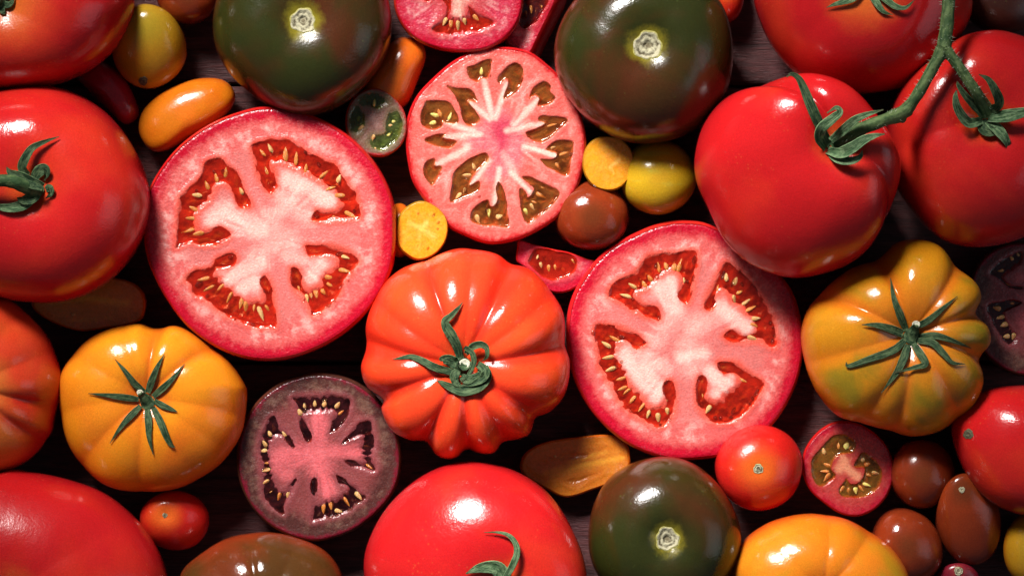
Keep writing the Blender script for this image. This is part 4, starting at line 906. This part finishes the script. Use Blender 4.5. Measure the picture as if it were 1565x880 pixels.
# the pair on the vine
truss = empty('tomato_truss', W(1350, 250, 0))
tag(truss, 'two red tomatoes hanging on one forked green vine stem', 'tomato truss')
V1 = [(1062,240),(1075,190),(1105,152),(1140,137),(1172,128),(1212,125),(1262,141),(1312,182),(1346,232),(1362,278),(1358,318),(1346,352),(1310,396),(1260,418),(1205,424),(1150,405),(1110,370),(1083,320),(1065,278)]
_, f1, bvh1, base1 = body('fruit', V1, 0.037, M['red'], (1283, 214), [(-63,-142,.15,10),(140,70,.13,13),(95,-90,.09,42)], dimple=(0.24, 0.36), n=2.2, nu=180, nv=90, parent=truss, shiftpow=1.1, centre=(1208, 278))
V2 = [(1355,205),(1365,160),(1395,110),(1440,70),(1490,52),(1540,52),(1600,80),(1640,150),(1650,230),(1620,310),(1570,360),(1500,378),(1440,365),(1395,320),(1365,270)]
_, f2, bvh2, base2 = body('fruit', V2, 0.033, M['red'], (1507, 182), [(-120,20,.06,14),(-50,-90,.08,13),(20,110,.02,20)], dimple=(0.26, 0.36), n=2.3, nu=180, nv=80, parent=truss)
def Wt(px, py, z): return tuple(W(px, py, z))
pA, _n = hit(bvh1, 1278, 222); pB, _n = hit(bvh2, 1508, 178)
zA, zB = pA.z, pB.z
ZF = 0.069
main = spline([Wt(1452, -40, 0.066), Wt(1450, 0, 0.067), Wt(1447, 40, 0.068), Wt(1442, 78, ZF)], 6, False)
armA = spline([Wt(1442, 74, ZF), Wt(1425, 105, ZF), Wt(1402, 145, 0.068), Wt(1380, 172, 0.067), Wt(1345, 186, max(0.066, zA+0.010)), Wt(1310, 200, zA+0.008), Wt(1278, 220, zA-0.0006)], 6, False)
armB = spline([Wt(1442, 74, ZF), Wt(1458, 92, 0.069), Wt(1474, 115, 0.0685), Wt(1492, 142, max(zB+0.009, 0.064)), Wt(1506, 170, zB)], 6, False)
vs = tube('vine_stem', main, np.linspace(8.6*S, 10.5*S, len(main)), M['vine'], truss, truss.location)
rA = np.interp(np.linspace(0, 1, len(armA)), [0, .12, .4, .55, .62, .75, 1], [10.5, 8.3, 8.3, 11, 8.8, 9.2, 12])*S
sA = tube('branch', armA, rA, M['vine'], vs, truss.location)
rB = np.interp(np.linspace(0, 1, len(armB)), [0, .2, .7, .9, 1], [10.5, 8, 8, 10.5, 14])*S
sB = tube('branch', armB, rB, M['vine'], vs, truss.location)
kn = spline([Wt(1388, 168, 0.066), Wt(1380, 176, 0.064), Wt(1378, 184, 0.062)], 4, False)
tube('knuckle', kn, np.linspace(9*S, 6*S, len(kn)), M['vine'], vs, truss.location)
def free_sepal(parent, loc, pts, w, mat, cup=0.3, thick=0.7, base_w=0.6):
    sp = spline([Wt(*p) for p in pts], 7, False); P = [Vector(p) for p in sp]; n = len(P)
    wd = [S*w*max(0.12, (base_w+(1-base_w)*math.sin(min(1, i/(n-1)*2.6)*math.pi/2))*(1-(i/(n-1))**1.8)**0.8) for i in range(n)]
    return strip('sepal', P, [Vector((0.1, 0.15, 1)).normalized()]*n, wd, S*thick, mat, parent, loc, cup)
locf1 = truss.location + f1.location; locf2 = truss.location + f2.location
h = zA
for pts, w, m in [([(1268,222,h+.001),(1256,200,h+.006),(1246,178,h+.009),(1236,155,h+.010),(1228,135,h+.010),(1220,120,h+.011),(1210,114,h+.012),(1202,118,h+.012)], 9, 'sepal'),
                  ([(1262,228,h+.001),(1252,212,h+.006),(1256,196,h+.010),(1272,182,h+.012),(1283,172,h+.012),(1278,165,h+.012),(1264,173,h+.011)], 9, 'sepalpale'),
                  ([(1270,215,h+.003),(1288,200,h+.009),(1306,184,h+.014),(1326,175,h+.017),(1350,168,h+.019)], 8, 'sepalpale'),
                  ([(1264,230,h+.001),(1284,234,h+.007),(1302,226,h+.011),(1320,214,h+.013),(1336,208,h+.013),(1352,205,h+.013)], 10, 'sepalpale'),
                  ([(1266,232,h+.000),(1280,243,h+.005),(1300,246,h+.008),(1314,240,h+.009),(1318,230,h+.010)], 8, 'sepalpale')]:
    free_sepal(f1, locf1, pts, w, M[m])
h = zB
for pts, w, m in [([(1502,184,h+.001),(1480,188,h+.006),(1464,168,h+.010),(1460,150,h+.012),(1462,138,h+.012)], 9, 'sepalpale'),
                  ([(1502,176,h+.002),(1490,164,h+.006),(1476,148,h+.010),(1465,132,h+.011),(1463,124,h+.011)], 7, 'sepal'),
                  ([(1511,174,h+.002),(1526,158,h+.008),(1520,138,h+.012),(1510,122,h+.013),(1496,114,h+.013)], 9, 'sepal'),
                  ([(1510,180,h+.002),(1536,178,h+.007),(1556,174,h+.009),(1576,170,h+.010),(1596,170,h+.010)], 11, 'sepalpale'),
                  ([(1509,184,h+.001),(1526,200,h+.005),(1538,216,h+.005),(1542,230,h+.002)], 10, 'sepalpale'),
                  ([(1500,184,h+.001),(1506,198,h+.003),(1520,200,h+.004),(1526,194,h+.004)], 12, 'sepal')]:
    free_sepal(f2, locf2, pts, w, M[m])
# fine hairs on the vine
HV = []; HF = []
for path, rad in ((main, np.full(len(main), 10.5*S)), (armA, rA), (armB, rB)):
    for _ in range(110):
        i = random.randrange(0, len(path)-1); q = random.random()
        p = Vector(path[i]).lerp(Vector(path[i+1]), q); t = (Vector(path[i+1])-Vector(path[i])).normalized()
        s = t.cross(Vector((random.gauss(0, 1), random.gauss(0, 1), random.gauss(0, 1)))).normalized()
        p = p + s*rad[i]*0.95; L = random.uniform(3, 8)*S; w = t*(0.32*S)
        e = p + s*L + t*random.uniform(-2, 2)*S; n0 = len(HV); w2 = s.cross(t)*(0.32*S)
        HV += [p-w, p+w*0.5+w2, p+w*0.5-w2, e]; HF += [(n0, n0+1, n0+3), (n0+1, n0+2, n0+3), (n0+2, n0, n0+3)]
ho = mesh_obj('stem_hairs', [tuple(p-truss.location) for p in HV], HF, M['hair'], vs); ho['kind'] = 'stuff'

# ------------------------------------------------------------------ cherry and plum tomatoes
def cherry(name, outline, H, mat, label, group, stem=None, scar_at=None, scar_r=4.5, scar_mat=None, dimple=(0.0, 0.3), n=2.1, wob=0.008):
    root, b, bvh, base = body('body' if scar_at else name, outline, H, M[mat], stem, (), dimple, n, parent_name=name if scar_at else None, nu=96, nv=56, wob=wob)
    if scar_at: scar(root, bvh, scar_at[0], scar_at[1], scar_r, scar_mat, raise_px=0.5)
    return tag(root, label, 'tomato', group)
CG = 'whole cherry tomatoes'; PG = 'whole plum tomatoes'
cherry('cherry_tomato', ellipse(228, 75, 57, 60), 0.0145, 'yelcherry', 'yellow cherry tomato with dark blossom tip beside the dark red tomato', CG, (224, 40), (219, 124), 7, M['scardark'])
cherry('cherry_tomato', ellipse(287, -8, 48, 46), 0.011, 'brown', 'shaded brown cherry tomato between yellow cherry tomato and green-black tomato', CG)
cherry('plum_tomato', [(212,165),(207,184),(190,190),(168,172),(130,135),(112,112),(125,95),(150,90),(188,116)], 0.009, 'plumred', 'dark crimson plum tomato in the gap under two red tomatoes', PG)
cherry('plum_tomato', [(212,190),(222,165),(255,138),(300,121),(340,122),(359,142),(354,165),(330,188),(290,210),(255,230),(232,230),(216,212)], 0.0105, 'plumorange', 'bright orange plum tomato lying above the largest cut tomato', PG, n=2.3)
cherry('plum_tomato', [(651,88),(645,66),(625,57),(602,62),(578,90),(555,135),(560,165),(590,175),(622,160),(640,120)], 0.0105, 'plumdeep', 'deep orange plum tomato half hidden behind a green-black tomato', PG, n=2.3)
cherry('plum_tomato', ellipse(611, 352, 22, 42), 0.0085, 'plumdeep', 'dull orange plum tomato glimpsed behind the yellow cherry half', PG)
cherry('cherry_tomato', ellipse(1006, 271, 58, 58), 0.0135, 'greencherry', 'yellow-green striped cherry tomato beside the smooth yellow half', CG)
cherry('cherry_tomato', ellipse(904, 330, 58, 53), 0.0125, 'brown', 'brown-red cherry tomato below the smooth yellow half, beside the pink half', CG)
cherry('cherry_tomato', ellipse(268, 795, 52, 46), 0.0115, 'cherryred', 'tiny red cherry tomato under the golden ribbed tomato', CG, (253, 786), (252, 787), 4, None, (0.10, 0.25))
cherry('cherry_tomato', ellipse(1160, 714, 67, 66), 0.0155, 'cherryred', 'red cherry tomato with pale round scar beside its halved twin', CG, (1159, 716), (1159, 716), 8, None, (0.06, 0.25))
cherry('cherry_tomato', ellipse(1410, 723, 50, 54), 0.0125, 'brown', 'brown cherry tomato touching the halved red cherry tomato', CG)
cherry('cherry_tomato', ellipse(1481, 802, 62, 50, 78, -0.10), 0.0125, 'brown', 'egg-shaped brown cherry tomato with pale stalk mark, beside the round red tomato', CG, (1471, 748), (1470, 748), 5)
cherry('cherry_tomato', ellipse(1386, 834, 60, 52, 60), 0.013, 'brown', 'brown cherry tomato lying against the golden orange tomato', CG)
cherry('cherry_tomato', ellipse(1590, 838, 56, 62), 0.013, 'yelcherry', 'yellow cherry tomato next to the egg-shaped brown one', CG)
cherry('cherry_tomato', ellipse(1462, 893, 37, 29), 0.0085, 'dusk', 'small purple-red cherry tomato with whitish stalk mark among brown ones', CG, (1464, 872), (1465, 872), 7)
cherry('cherry_tomato', ellipse(1112, -14, 26, 50), 0.0085, 'cherryred', 'red plum-shaped cherry tomato peeking out behind the green-black tomato', CG)
cherry('cherry_tomato', ellipse(1535, -2, 66, 54), 0.0125, 'darkbrown', 'very dark brown tomato in shade above the vine tomatoes', CG)
